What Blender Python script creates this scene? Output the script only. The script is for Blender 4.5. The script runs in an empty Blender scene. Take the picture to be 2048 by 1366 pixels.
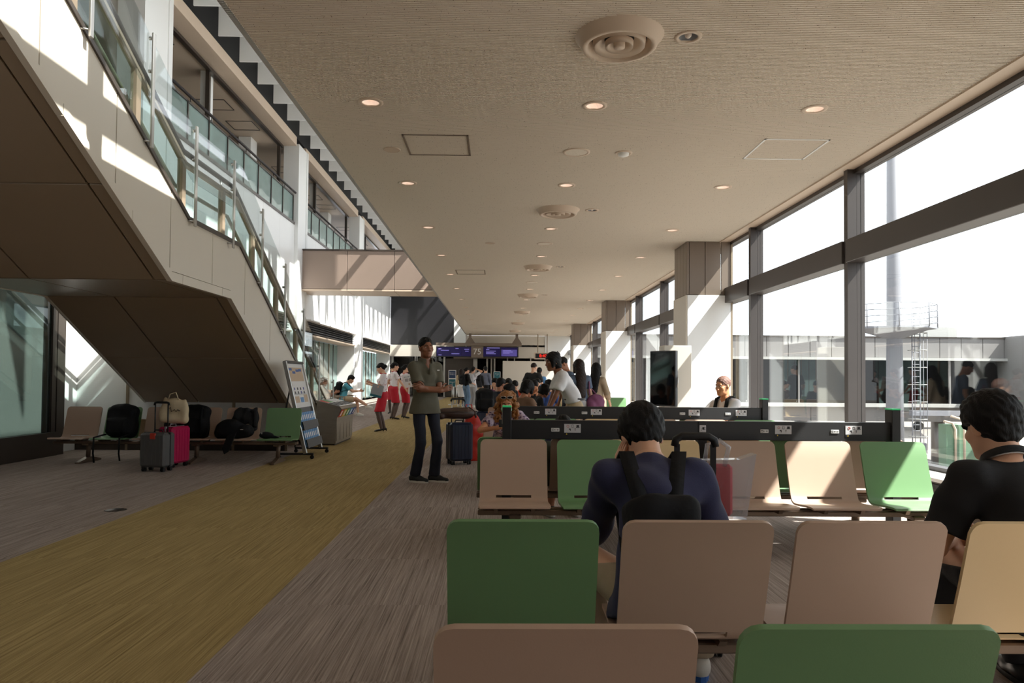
import bpy, bmesh, math, random
import numpy as np
from mathutils import Vector, Matrix, Euler
R = math.radians
PI = math.pi
random.seed(7)
SC = bpy.context.scene
COL = SC.collection
SKY_STRENGTH, SUN_STRENGTH, EXPOSURE = 5.2, 40.0, -0.88

# ------------------------------------------------------------------ camera
cd = bpy.data.cameras.new('camera'); cam = bpy.data.objects.new('camera', cd); COL.objects.link(cam)
cd.sensor_width = 36.0; cd.lens = 1450.0 / 2048.0 * 36.0; cd.shift_y = 36.0 / 2048.0
cd.clip_start = 0.05; cd.clip_end = 800
cam.matrix_world = (Matrix.Translation((0, 0, 1.24)) @ Matrix.Rotation(-R(1.07), 4, 'Z')
                    @ Matrix.Rotation(R(91.5), 4, 'X') @ Matrix.Rotation(R(0.47), 4, 'Z'))
SC.camera = cam

# ------------------------------------------------------------------ sky, sun, exposure
w = bpy.data.worlds.new('sky'); SC.world = w; w.use_nodes = True
wb = w.node_tree.nodes['Background']
wb.inputs[0].default_value = (0.93, 0.95, 1.0, 1); wb.inputs[1].default_value = SKY_STRENGTH
sd = bpy.data.lights.new('sun', 'SUN'); sun = bpy.data.objects.new('sun', sd); COL.objects.link(sun)
sd.energy = SUN_STRENGTH; sd.angle = R(0.6); sd.color = (1.0, 0.95, 0.89)
SUN_DIR = Vector((-2.6, 1.0, -3.4)).normalized()
sun.rotation_euler = SUN_DIR.to_track_quat('-Z', 'Y').to_euler(); sun.location = (40, -30, 60)
SC.view_settings.view_transform = 'Standard'; SC.view_settings.look = 'None'
SC.view_settings.gamma = 1.0; SC.view_settings.use_curve_mapping = False
SC.view_settings.exposure = EXPOSURE
SC.cycles.max_bounces = 10; SC.cycles.diffuse_bounces = 6; SC.cycles.transparent_max_bounces = 24
SC.cycles.caustics_reflective = False; SC.cycles.caustics_refractive = False
SC.cycles.sample_clamp_indirect = 6.0

# ------------------------------------------------------------------ materials
MATS = {}
def srgb(c):
    return tuple(((v / 255.0) / 12.92 if v / 255.0 <= 0.04045 else ((v / 255.0 + 0.055) / 1.055) ** 2.4) for v in c) + (1.0,)
def mat(name, col=None, rough=0.5, metal=0.0, var=0.06, vs=6.0, bump=0.0, bs=60.0, spec=0.5, emit=None, es=1.0, stretch=(1, 1, 1), sheen=0.0):
    """principled material with a procedural variation of colour and a fine relief"""
    if name in MATS: return MATS[name]
    m = bpy.data.materials.new(name); m.use_nodes = True; nt = m.node_tree; N = nt.nodes; L = nt.links
    b = N['Principled BSDF']; c = srgb(col)
    b.inputs['Roughness'].default_value = rough; b.inputs['Metallic'].default_value = metal
    b.inputs['Specular IOR Level'].default_value = spec
    if sheen: b.inputs['Sheen Weight'].default_value = sheen
    tc = N.new('ShaderNodeTexCoord'); mp = N.new('ShaderNodeMapping'); mp.inputs['Scale'].default_value = stretch
    L.new(tc.outputs['Object'], mp.inputs[0])
    if var:
        n = N.new('ShaderNodeTexNoise'); n.inputs['Scale'].default_value = vs; n.inputs['Detail'].default_value = 4
        L.new(mp.outputs[0], n.inputs['Vector'])
        mx = N.new('ShaderNodeMix'); mx.data_type = 'RGBA'
        mx.inputs[6].default_value = tuple(max(0, v * (1 - var * 2)) for v in c[:3]) + (1,)
        mx.inputs[7].default_value = tuple(min(1, v * (1 + var * 2)) for v in c[:3]) + (1,)
        L.new(n.outputs['Fac'], mx.inputs[0]); L.new(mx.outputs[2], b.inputs['Base Color'])
    else:
        b.inputs['Base Color'].default_value = c
    if bump:
        n2 = N.new('ShaderNodeTexNoise'); n2.inputs['Scale'].default_value = bs; n2.inputs['Detail'].default_value = 3
        L.new(mp.outputs[0], n2.inputs['Vector'])
        bp = N.new('ShaderNodeBump'); bp.inputs['Strength'].default_value = bump; bp.inputs['Distance'].default_value = 0.01
        L.new(n2.outputs['Fac'], bp.inputs['Height']); L.new(bp.outputs[0], b.inputs['Normal'])
    if emit:
        b.inputs['Emission Color'].default_value = srgb(emit); b.inputs['Emission Strength'].default_value = es
    MATS[name] = m
    return m
def glass(name, tint=(255, 255, 255), refl=0.9, haze=0.0, haze_col=(230, 240, 240), rough=0.0):
    """thin pane: clear transmission with a fresnel reflection, optional milky part"""
    if name in MATS: return MATS[name]
    m = bpy.data.materials.new(name); m.use_nodes = True; nt = m.node_tree; N = nt.nodes; L = nt.links
    N.remove(N['Principled BSDF']); out = N['Material Output']
    t = N.new('ShaderNodeBsdfTransparent'); t.inputs[0].default_value = srgb(tint)
    g = N.new('ShaderNodeBsdfGlossy'); g.inputs['Roughness'].default_value = rough; g.inputs[0].default_value = (refl, refl, refl, 1)
    f = N.new('ShaderNodeFresnel'); ge = N.new('ShaderNodeNewGeometry'); io = N.new('ShaderNodeMapRange')
    io.inputs[3].default_value = 1.5; io.inputs[4].default_value = 1 / 1.5      # the back face of a pane reflects like its front
    L.new(ge.outputs['Backfacing'], io.inputs[0]); L.new(io.outputs[0], f.inputs[0])
    body = t.outputs[0]
    if haze:
        d = N.new('ShaderNodeBsdfDiffuse'); d.inputs[0].default_value = srgb(haze_col)
        tl = N.new('ShaderNodeBsdfTranslucent'); tl.inputs[0].default_value = srgb(haze_col)
        a = N.new('ShaderNodeMixShader'); a.inputs[0].default_value = 0.5
        L.new(d.outputs[0], a.inputs[1]); L.new(tl.outputs[0], a.inputs[2])
        h = N.new('ShaderNodeMixShader'); n = N.new('ShaderNodeTexNoise'); n.inputs['Scale'].default_value = 1.5
        mr = N.new('ShaderNodeMapRange'); mr.inputs[3].default_value = haze * 0.8; mr.inputs[4].default_value = min(1, haze * 1.2)
        tc = N.new('ShaderNodeTexCoord'); L.new(tc.outputs['Object'], n.inputs['Vector'])
        L.new(n.outputs['Fac'], mr.inputs[0]); L.new(mr.outputs[0], h.inputs[0])
        L.new(t.outputs[0], h.inputs[1]); L.new(a.outputs[0], h.inputs[2]); body = h.outputs[0]
    mx = N.new('ShaderNodeMixShader'); L.new(f.outputs[0], mx.inputs[0]); L.new(body, mx.inputs[1]); L.new(g.outputs[0], mx.inputs[2])
    L.new(mx.outputs[0], out.inputs[0])
    MATS[name] = m
    return m

# ------------------------------------------------------------------ mesh helpers
class MB:
    """collects shapes; build() links them as one mesh object"""
    def __init__(s): s.v = []; s.f = []; s.m = []; s.sm = []; s.cur = 0
    def add(s, vs, fs, smooth=False):
        o = len(s.v); s.v += [tuple(float(q) for q in p) for p in vs]
        for f in fs: s.f.append(tuple(i + o for i in f)); s.m.append(s.cur); s.sm.append(smooth)
        return s
    def box(s, x0, x1, y0, y1, z0, z1, b=0.0, T=None):
        if x0 > x1: x0, x1 = x1, x0
        if y0 > y1: y0, y1 = y1, y0
        if z0 > z1: z0, z1 = z1, z0
        if b:
            b = min(b, (x1 - x0) * .45, (y1 - y0) * .45, (z1 - z0) * .45)
            vs = []; fs = []
            c = [(x0, x1), (y0, y1), (z0, z1)]
            # chamfered box: 24 vertices, three per corner
            idx = {}
            for i in (0, 1):
                for j in (0, 1):
                    for k in (0, 1):
                        sx, sy, sz = (1, -1)[i], (1, -1)[j], (1, -1)[k]
                        p = (c[0][i], c[1][j], c[2][k])
                        for a in range(3):
                            q = [p[0] + sx * b, p[1] + sy * b, p[2] + sz * b]; q[a] = p[a]
                            idx[(i, j, k, a)] = len(vs); vs.append(tuple(q))
            I = idx
            for a, (u, v) in ((0, (1, 2)), (1, (0, 2)), (2, (0, 1))):
                for e in (0, 1):
                    def key(p, q):
                        t = [0, 0, 0]; t[a] = e; t[u] = p; t[v] = q; return I[(t[0], t[1], t[2], a)]
                    fs.append((key(0, 0), key(1, 0), key(1, 1), key(0, 1)))
            for a in range(3):
                u, v = [q for q in range(3) if q != a]
                for p in (0, 1):
                    for q in (0, 1):
                        t0 = [0, 0, 0]; t0[u] = p; t0[v] = q; t1 = list(t0); t1[a] = 1
                        fs.append((I[(*t0, u)], I[(*t0, v)], I[(*t1, v)], I[(*t1, u)]))
            for i in (0, 1):
                for j in (0, 1):
                    for k in (0, 1): fs.append((I[(i, j, k, 0)], I[(i, j, k, 1)], I[(i, j, k, 2)]))
        else:
            vs = [(x, y, z) for z in (z0, z1) for y in (y0, y1) for x in (x0, x1)]
            fs = [(0, 2, 3, 1), (4, 5, 7, 6), (0, 1, 5, 4), (2, 6, 7, 3), (0, 4, 6, 2), (1, 3, 7, 5)]
        if T is not None: vs = [tuple(T @ Vector(p)) for p in vs]
        return s.add(vs, fs)
    def tube(s, pts, r, n=8, cap=True, closed=False):
        P = [Vector(p) for p in pts]; K = len(P); rr = r if isinstance(r, (list, tuple)) else [r] * K
        vs = []; fs = []; up = None
        for i in range(K):
            if closed: t = P[(i + 1) % K] - P[i - 1]
            else: t = P[min(i + 1, K - 1)] - P[max(i - 1, 0)]
            t.normalize()
            if up is None: up = Vector((0, 0, 1)) if abs(t.z) < .9 else Vector((1, 0, 0))
            a = t.cross(up)
            if a.length < 1e-5: a = t.cross(Vector((0, 1, 0)))
            a.normalize(); bb = a.cross(t).normalized(); up = bb
            for k in range(n):
                an = 2 * PI * k / n; vs.append(P[i] + (a * math.cos(an) + bb * math.sin(an)) * rr[i])
        for i in range(K if closed else K - 1):
            for k in range(n):
                i2 = (i + 1) % K
                fs.append((i * n + k, i * n + (k + 1) % n, i2 * n + (k + 1) % n, i2 * n + k))
        s.add(vs, fs, True)
        if cap and not closed:
            s.add(vs[:n], [tuple(range(n))]); s.add(vs[-n:], [tuple(range(n))[::-1]])
        return s
    def bar(s, p0, p1, wx, wz, up=(0, 0, 1)):
        """rectangular bar from p0 to p1"""
        p0 = Vector(p0); p1 = Vector(p1); t = (p1 - p0).normalized(); a = t.cross(Vector(up))
        if a.length < 1e-5: a = t.cross(Vector((0, 1, 0)))
        a.normalize(); b = a.cross(t)
        vs = [p + a * (i * wx / 2) + b * (j * wz / 2) for p in (p0, p1) for i, j in ((-1, -1), (1, -1), (1, 1), (-1, 1))]
        return s.add(vs, [(0, 1, 2, 3), (4, 7, 6, 5), (0, 4, 5, 1), (1, 5, 6, 2), (2, 6, 7, 3), (3, 7, 4, 0)])
    def lathe(s, prof, n=24, c=(0, 0, 0), smooth=True):
        vs = []; fs = []
        for r, z in prof:
            for k in range(n): vs.append((c[0] + r * math.cos(2 * PI * k / n), c[1] + r * math.sin(2 * PI * k / n), c[2] + z))
        for i in range(len(prof) - 1):
            for k in range(n): fs.append((i * n + k, i * n + (k + 1) % n, (i + 1) * n + (k + 1) % n, (i + 1) * n + k))
        return s.add(vs, fs, smooth)
    def prism(s, poly, axis, a0, a1):
        """polygon extruded along an axis; poly holds the two other coordinates in order"""
        n = len(poly); vs = []
        for a in (a0, a1):
            for p, q in poly: vs.append({0: (a, p, q), 1: (p, a, q), 2: (p, q, a)}[axis])
        return s.add(vs, [tuple(range(n))[::-1], tuple(range(n, 2 * n))] + [(i, (i + 1) % n, n + (i + 1) % n, n + i) for i in range(n)])
    def sphere(s, c, r, n=10, m=6):
        r = r if isinstance(r, (tuple, list)) else (r, r, r); vs = []; fs = []
        for j in range(m + 1):
            th = PI * j / m
            for k in range(n):
                ph = 2 * PI * k / n
                vs.append((c[0] + r[0] * math.sin(th) * math.cos(ph), c[1] + r[1] * math.sin(th) * math.sin(ph), c[2] + r[2] * math.cos(th)))
        for j in range(m):
            for k in range(n): fs.append((j * n + k, (j + 1) * n + k, (j + 1) * n + (k + 1) % n, j * n + (k + 1) % n))
        return s.add(vs, fs, True)
    def build(s, name, mats, parent=None, loc=None, rotz=None, recalc=True):
        me = bpy.data.meshes.new(name); me.from_pydata(s.v, [], s.f); me.update()
        for m in (mats if isinstance(mats, (list, tuple)) else [mats]): me.materials.append(m)
        me.polygons.foreach_set('material_index', s.m); me.polygons.foreach_set('use_smooth', s.sm)
        if recalc:
            bm = bmesh.new(); bm.from_mesh(me); bmesh.ops.remove_doubles(bm, verts=bm.verts, dist=1e-6)
            bmesh.ops.recalc_face_normals(bm, faces=bm.faces); bm.to_mesh(me); bm.free()
        o = bpy.data.objects.new(name, me); COL.objects.link(o)
        if parent: o.parent = parent
        if loc: o.location = loc
        if rotz is not None: o.rotation_euler = (0, 0, rotz)
        return o
def tag(o, label=None, cat=None, group=None, kind=None):
    if label: o['label'] = label
    if cat: o['category'] = cat
    if group: o['group'] = group
    if kind: o['kind'] = kind
    return o
def thing(name, label, cat, loc=(0, 0, 0), rotz=0.0, group=None):
    o = bpy.data.objects.new(name, None); COL.objects.link(o); o.empty_display_size = .1
    o.location = loc; o.rotation_euler = (0, 0, rotz)
    return tag(o, label, cat, group)
def struct(name, label=None, loc=(0, 0, 0)):
    o = bpy.data.objects.new(name, None); COL.objects.link(o); o.location = loc; o['kind'] = 'structure'
    if label: o['label'] = label
    return o
def sbuild(mb, name, m, label=None, parent=None, **k):
    o = mb.build(name, m, parent, **k)
    if not parent: o['kind'] = 'structure'
    if label: o['label'] = label
    return o
def link_copy(o, parent=None, loc=None, rotz=None):
    c = o.copy(); COL.objects.link(c); c.parent = parent
    if loc is not None: c.location = loc
    if rotz is not None: c.rotation_euler = (0, 0, rotz)
    return c
def copy_tree(o, parent=None):
    c = link_copy(o, parent)
    for ch in [q for q in bpy.data.objects if q.parent == o]: copy_tree(ch, c)
    return c
_txt = {}
def text_mesh(name, body, size, m, parent, T, align='CENTER', depth=0.0, sx=1.0):
    """flat lettering turned into a mesh; T places its plane (x right, y up)"""
    c = bpy.data.curves.new('t', 'FONT'); c.body = body; c.size = size; c.align_x = align; c.align_y = 'CENTER'; c.extrude = depth
    c.resolution_u = 2
    t = bpy.data.objects.new('t', c); COL.objects.link(t)
    dg = bpy.context.evaluated_depsgraph_get(); me = bpy.data.meshes.new_from_object(t.evaluated_get(dg))
    bpy.data.objects.remove(t); bpy.data.curves.remove(c)
    me.transform(T @ Matrix.Diagonal((sx, 1, 1, 1)))
    me.materials.clear(); me.materials.append(m)
    o = bpy.data.objects.new(name, me); COL.objects.link(o); o.parent = parent
    return o
def facing(x, y, z):
    """plane for lettering that faces the camera side (-Y)"""
    return Matrix.Translation((x, y, z)) @ Matrix.Rotation(PI / 2, 4, 'X')
# ------------------------------------------------------------------ figures: distance fields turned into meshes
def V3(*a): return np.array(a if len(a) > 1 else a[0], float)
def unit(v):
    v = V3(v); return v / (np.linalg.norm(v) + 1e-9)
class SDF:
    def __init__(s): s.p = []
    def cone(s, a, b, ra, rb, k=.02, flat=None, clip=None, sub=False):
        s.p.append(('c', V3(a), V3(b), ra, rb, k, flat, clip or [], sub)); return s
    def ell(s, c, r, A=None, k=.02, clip=None, sub=False):
        s.p.append(('e', V3(c), V3(r), np.eye(3) if A is None else A, 0, k, None, clip or [], sub)); return s
    def box(s, c, h, A=None, r=.03, k=.02, clip=None):
        s.p.append(('b', V3(c), V3(h), np.eye(3) if A is None else A, r, k, None, clip or [], False)); return s
    def mesh(s, res, wr=0.0, wf=30.0, cuts=(), seed=0, wdir=(1, 1, 1)):
        lo = np.full(3, 1e9); hi = np.full(3, -1e9); bx = []
        for t, a, b, ra, rb, k, fl, cl, sub in s.p:
            if t == 'c':
                r = max(ra, rb) * (max(1, fl[1]) if fl else 1); l = np.minimum(a, b) - r; h = np.maximum(a, b) + r
            else:
                r = max(b) if t == 'e' else float(np.linalg.norm(b)); l = a - r; h = a + r
            bx.append((l, h))
            if not sub: lo = np.minimum(lo, l); hi = np.maximum(hi, h)
        lo -= 3 * res; hi += 3 * res; n = np.ceil((hi - lo) / res).astype(int) + 1
        D = np.full(n, .15, np.float32)
        ax = [lo[i] + res * np.arange(n[i]) for i in range(3)]
        for (t, a, b, ra, rb, k, fl, cl, sub), (l, h) in zip(s.p, bx):
            mg = k * 1.2 + 3 * res
            i0 = np.clip(np.floor((l - mg - lo) / res).astype(int), 0, n); i1 = np.clip(np.ceil((h + mg - lo) / res).astype(int) + 1, 0, n)
            if (i1 <= i0).any(): continue
            sl = tuple(slice(i0[i], i1[i]) for i in range(3))
            P = np.stack(np.meshgrid(*[ax[i][sl[i]] for i in range(3)], indexing='ij'), -1)
            if t == 'c':
                Q = P; A_, B_ = a, b
                if fl:
                    nrm, f = unit(fl[0]), fl[1]; c0 = (a + b) / 2
                    Q = P - c0; Q = Q + (Q @ nrm)[..., None] * nrm * (1 / f - 1)
                    def tr(q): q = q - c0; return q + (q @ nrm) * nrm * (1 / f - 1)
                    A_, B_ = tr(a), tr(b)
                ba = B_ - A_; L2 = ba @ ba + 1e-9
                h_ = np.clip(((Q - A_) @ ba) / L2, 0, 1)
                d = np.linalg.norm(Q - A_ - h_[..., None] * ba, axis=-1) - (ra + (rb - ra) * h_)
                if fl and fl[1] < 1: d = d * (fl[1] * .5 + .5)
            elif t == 'b':
                Q = np.abs((P - a) @ ra) - (b - rb); d = np.linalg.norm(np.maximum(Q, 0), axis=-1) + np.minimum(Q.max(-1), 0) - rb
            else:
                Q = (P - a) @ ra
                k0 = np.linalg.norm(Q / b, axis=-1); k1 = np.linalg.norm(Q / (b * b), axis=-1) + 1e-9
                d = k0 * (k0 - 1) / k1
            for p0, nn in cl: d = np.maximum(d, (P - V3(p0)) @ unit(nn))
            cur = D[sl]
            if sub:
                d = -d; hh = np.clip(.5 - .5 * (cur - d) / k, 0, 1); D[sl] = cur * (1 - hh) + d * hh + k * hh * (1 - hh)
            else:
                hh = np.clip(.5 + .5 * (cur - d) / k, 0, 1); D[sl] = cur * (1 - hh) + d * hh - k * hh * (1 - hh)
        if wr:
            X, Y, Z = np.meshgrid(*ax, indexing='ij'); g = np.random.RandomState(seed)
            q = g.rand(6) * 6; wd = wdir
            D += (wr * (np.sin(wf * (X * wd[0] * 1.1 + .5 * Z) + q[0] + 2 * np.sin(wf * .35 * Y + q[1])) * np.sin(wf * .8 * Z * wd[2] + q[2] + 1.7 * np.sin(wf * .4 * X + q[3])) +
                        .6 * np.sin(wf * 1.9 * (Y * wd[1] - .6 * Z) + q[4] + 1.5 * np.sin(wf * .6 * X)))).astype(np.float32)
        if len(cuts):
            P = np.stack(np.meshgrid(*ax, indexing='ij'), -1)
            for p0, nn in cuts: D = np.maximum(D, (P - V3(p0)) @ unit(nn))
        return nets(D, lo, res)
def nets(D, lo, res):
    S = D < 0; n = D.shape
    c = [S[i:n[0] - 1 + i, j:n[1] - 1 + j, k:n[2] - 1 + k] for i in (0, 1) for j in (0, 1) for k in (0, 1)]
    cnt = sum(q.astype(np.int8) for q in c); act = (cnt > 0) & (cnt < 8)
    idx = np.argwhere(act)
    if not len(idx): return np.zeros((0, 3)), []
    ids = np.full(act.shape, -1, np.int64); ids[act] = np.arange(len(idx))
    acc = np.zeros((len(idx), 3)); num = np.zeros(len(idx))
    I, J, K = idx.T
    co = [(i, j, k) for i in (0, 1) for j in (0, 1) for k in (0, 1)]
    val = {q: D[I + q[0], J + q[1], K + q[2]] for q in co}
    for q in co:
        for a in range(3):
            if q[a]: continue
            p = list(q); p[a] = 1; p = tuple(p); v0, v1 = val[q], val[p]; m = (v0 < 0) != (v1 < 0)
            t = np.where(m, v0 / (v0 - v1 + 1e-12), 0); pt = np.zeros((len(idx), 3)) + np.array(q, float); pt[:, a] += t
            acc[m] += pt[m]; num[m] += 1
    vs = lo + res * (idx + acc / num[:, None])
    fs = []
    for a in range(3):
        b, d = (a + 1) % 3, (a + 2) % 3
        s0 = [slice(None)] * 3; s1 = [slice(None)] * 3; s0[a] = slice(0, -1); s1[a] = slice(1, None)
        A = S[tuple(s0)]; B = S[tuple(s1)]; e = np.argwhere(A != B); fl = A[tuple(e.T)]
        ok = (e[:, b] > 0) & (e[:, d] > 0) & (e[:, b] < n[b] - 1) & (e[:, d] < n[d] - 1); e = e[ok]; fl = fl[ok]
        def cell(db, dd):
            q = e.copy(); q[:, b] -= db; q[:, d] -= dd; return ids[tuple(q.T)]
        Q = np.stack([cell(1, 1), cell(0, 1), cell(0, 0), cell(1, 0)], 1); Q[~fl] = Q[~fl][:, ::-1]
        fs.append(Q)
    return vs, np.concatenate(fs)
def mesh_obj(name, parts, mats, parent):
    """parts: list of (verts, quads, material index) joined into one smooth mesh"""
    vs = []; fs = []; mi = []; o = 0
    for v, f, m in parts:
        vs += [tuple(p) for p in np.asarray(v).tolist()]; f2 = [tuple(int(i) + o for i in q) for q in (f.tolist() if hasattr(f, 'tolist') else f)]
        fs += f2; mi += [m] * len(f2); o += len(v)
    me = bpy.data.meshes.new(name); me.from_pydata(vs, [], fs); me.update()
    for m in (mats if isinstance(mats, (list, tuple)) else [mats]): me.materials.append(m)
    me.polygons.foreach_set('material_index', mi); me.polygons.foreach_set('use_smooth', [True] * len(fs))
    ob = bpy.data.objects.new(name, me); COL.objects.link(ob); ob.parent = parent
    return ob
def finger(pts, r0, r1):
    b = MB(); rr = [r0 + (r1 - r0) * i / (len(pts) - 1) for i in range(len(pts))]
    e = unit(V3(pts[-1]) - V3(pts[-2])); P = [tuple(p) for p in pts] + [tuple(V3(pts[-1]) + e * r1 * .7)]
    b.tube(P, rr + [r1 * .45], n=7)
    return (b.v, b.f, 0)
def hand_parts(S, wr, d, nrm, s, side, curl=.5, spread=.1):
    """palm into field S, five bent finger tubes returned; d points to the fingertips, nrm is the palm's normal"""
    d = unit(d); nrm = unit(nrm - (nrm @ d) * d); lat = np.cross(d, nrm) * side   # thumb side
    S.cone(wr, wr + d * .075 * s, .024 * s, .036 * s, .02, flat=(nrm, .5))
    out = []
    for i, (off, L) in enumerate(((.027, .074), (.009, .082), (-.009, .076), (-.026, .058))):
        b = wr + d * .09 * s + lat * off * s; dd = unit(d + lat * off * spread * 8)
        p = [b - d * .02 * s, b]; a = 0.
        for l in (.42, .32, .26):
            a += curl * 1.0; p.append(p[-1] + (dd * math.cos(a) + nrm * math.sin(a)) * L * l * s)
        out.append(finger(p, .0088 * s, .0068 * s))
    b = wr + d * .025 * s + lat * .026 * s; q = unit(d * .75 + lat * .75 + nrm * .2)
    p = [b - lat * .012 * s, b + q * .03 * s]; p.append(p[-1] + unit(q + d * .5 + nrm * curl) * .032 * s); p.append(p[-1] + unit(d + nrm * curl) * .024 * s)
    out.append(finger(p, .0115 * s, .0078 * s))
    return out
def ik(a, t, l1, l2, pole):
    a, t = V3(a), V3(t); v = t - a; L = min(np.linalg.norm(v), (l1 + l2) * .999); L = max(L, abs(l1 - l2) + .01); v = unit(v)
    x = (l1 * l1 - l2 * l2 + L * L) / (2 * L); h = math.sqrt(max(0, l1 * l1 - x * x))
    p = V3(pole); p = unit(p - (p @ v) * v)
    return a + v * x + p * h, a + v * L
def rotm(yaw=0, pitch=0, roll=0):
    """yaw about z (left positive), pitch forward (down positive) about x, roll about y"""
    return np.array(Matrix.Rotation(R(yaw), 3, 'Z') @ Matrix.Rotation(-R(pitch), 3, 'X') @ Matrix.Rotation(R(roll), 3, 'Y'))

def person(label, loc, rotz, H=1.7, pelvis=None, lean=0, twist=0, bend=0, head=(0, 0, 0), hands=((None, None)), poles=(None, None), hdir=(None, None), hnrm=(None, None), curl=.35,
           feet=None, fyaw=(8, -8), kpole=(0, 1, .1), build=1.0, female=False, skin='skin_light', shirt=None, bottom=None, shoes=None, hair=None, res=.012, hres=.008,
           extras=None, group=None, wr=.003, legs=True, detail=0, gaze=(0, 0)):
    """a figure in its own frame: x right, y forward, z up, origin on the floor"""
    root = thing('person', label, 'person', loc, R(rotz), group)
    s = H / 1.7; bw = build; res *= 1.12; hres *= 1.15
    pel = V3(pelvis) if pelvis is not None else V3(0, 0, .93 * s)
    T0 = rotm(0, lean * .6); T1 = rotm(twist * .5, lean); T2 = rotm(twist, lean + bend)
    hipw = .088 * s * (1.05 if female else 1)
    waist = pel + T0 @ V3(0, .0, .16 * s); chest = waist + T1 @ V3(0, .01, .17 * s); neck = chest + T2 @ V3(0, -.015, .19 * s)
    shw = (.145 if female else .168) * s * (bw * .5 + .5)
    sh = [neck + T2 @ V3(q * shw, .0, -.078 * s) for q in (-1, 1)]
    HM = T2 * 0 + rotm(*head)          # head orientation given in the figure's frame
    hc = neck + T2 @ V3(0, .012, .045 * s) + HM @ V3(0, .018, .105 * s)
    lu, lf = .285 * s, .25 * s
    el = [0, 0]; wrp = [0, 0]
    for i, q in enumerate((-1, 1)):
        t = hands[i] if hands and hands[i] is not None else sh[i] + V3(q * .07, .06, -.52 * s)
        pl = poles[i] if poles[i] is not None else (q * .4, -1, -.2)
        el[i], wrp[i] = ik(sh[i], t, lu, lf, pl)
    lt, ls = .43 * s, .42 * s
    hip = [pel + V3(q * hipw, 0, -.02 * s) for q in (-1, 1)]
    kn = [0, 0]; an = [0, 0]
    for i, q in enumerate((-1, 1)):
        t = feet[i] if feet else (q * .1 * s, -.02, .085 * s)
        kp = kpole[i] if isinstance(kpole[0], (tuple, list)) else kpole
        kn[i], an[i] = ik(hip[i], t, lt, ls, kp)
    fw = T1 @ V3(0, 1, 0); fw0 = T0 @ V3(0, 1, 0)
    # --- body: one field for torso, limbs and palms, one finer field for the head
    B = SDF(); tb = .78 if female else .86
    B.cone(pel, waist, .118 * s * bw, .105 * s * bw * tb, .05, flat=(fw0, .8)); B.cone(waist, chest, .108 * s * bw * tb, .13 * s * bw * (tb * .5 + .5), .05, flat=(fw, .75))
    B.cone(sh[0] * .72 + chest * .28, sh[1] * .72 + chest * .28, .062 * s * bw, .062 * s * bw, .03, flat=(fw, .85))
    for i in (0, 1): B.cone(neck - T2 @ V3(0, 0, .03 * s), sh[i], .042 * s, .046 * s, .02)
    B.cone(chest, neck, .1 * s, .05 * s, .05); B.cone(neck - T2 @ V3(0, 0, .03 * s), hc + HM @ V3(0, -.015, -.055) * s, .052 * s * (.85 if female else 1), .048 * s * (.85 if female else 1), .03)
    fing = []
    for i, q in enumerate((-1, 1)):
        af = .88 if female else 1
        B.cone(sh[i], el[i], .048 * s * bw * af, .038 * s * af, .03); B.cone(el[i], wrp[i], .038 * s * af, .025 * s * af, .015)
        d = V3(hdir[i]) if hdir[i] is not None else wrp[i] - el[i]
        nn = V3(hnrm[i]) if hnrm[i] is not None else V3(-q, .3, 0)
        fing += hand_parts(B, wrp[i], d, nn, s * (.92 if female else 1), q, curl)
        if legs:
            B.cone(hip[i], kn[i], .078 * s * bw, .052 * s, .04); B.cone(kn[i], an[i], .052 * s, .034 * s, .02)
            kc = kn[i] * .65 + an[i] * .35; bk = unit(np.cross(np.cross(an[i] - kn[i], V3(0, 1, 0) if abs((an[i] - kn[i])[1]) < .3 else V3(0, 0, 1)), an[i] - kn[i]))
            B.cone(kc - bk * .0, kn[i] * .3 + an[i] * .7, .05 * s, .038 * s, .02)
    parts = [(*B.mesh(res), 0)]
    Hd = SDF(); hs = s * 1.02
    def hp(x, y, z): return hc + HM @ V3(x, y, z) * hs
    fj = .93 if female else 1.0
    Hd.ell(hp(0, -.012, .03), V3(.075, .094, .088) * hs, HM, .02); Hd.ell(hp(0, .026, -.035), V3(.06 * fj, .066, .078) * hs, HM, .03)
    Hd.ell(hp(0, .03, -.07), V3(.046 * fj, .055, .042) * hs, HM, .03); Hd.cone(hp(-.012, .074, -.096), hp(.012, .074, -.096), .016 * hs, .016 * hs, .025)
    Hd.cone(hp(-.034, .074, .025), hp(.034, .074, .025), .012 * hs, .012 * hs, .015)
    for q in (-1, 1):
        Hd.ell(hp(q * .042, .062, -.022), V3(.022, .02, .02) * hs, HM, .02)
        Hd.ell(hp(q * .031, .1, .007), V3(.019, .018, .011) * hs, HM, .012, sub=True)
        Hd.ell(hp(q * .075, -.008, -.005), V3(.011, .021, .033) * hs, HM @ rotm(-q * 22), .008)
        Hd.ell(hp(q * .0135, .1, -.033), V3(.009, .011, .008) * hs, HM, .006)
    Hd.cone(hp(0, .088, .012), hp(0, .108, -.027), .008 * hs, .0125 * hs, .01)
    Hd.ell(hp(0, .085, -.059), V3(.023, .013, .006) * hs, HM, .006); Hd.ell(hp(0, .083, -.07), V3(.019, .013, .007) * hs, HM, .006)
    Hd.cone(hp(0, -.03, -.05), neck + T2 @ V3(0, 0, -.01), .052 * s * (.85 if female else 1), .055 * s * (.85 if female else 1), .03)
    parts.append((*Hd.mesh(hres), 0)); parts += fing
    mesh_obj('body', parts, M[skin], root)
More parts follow.
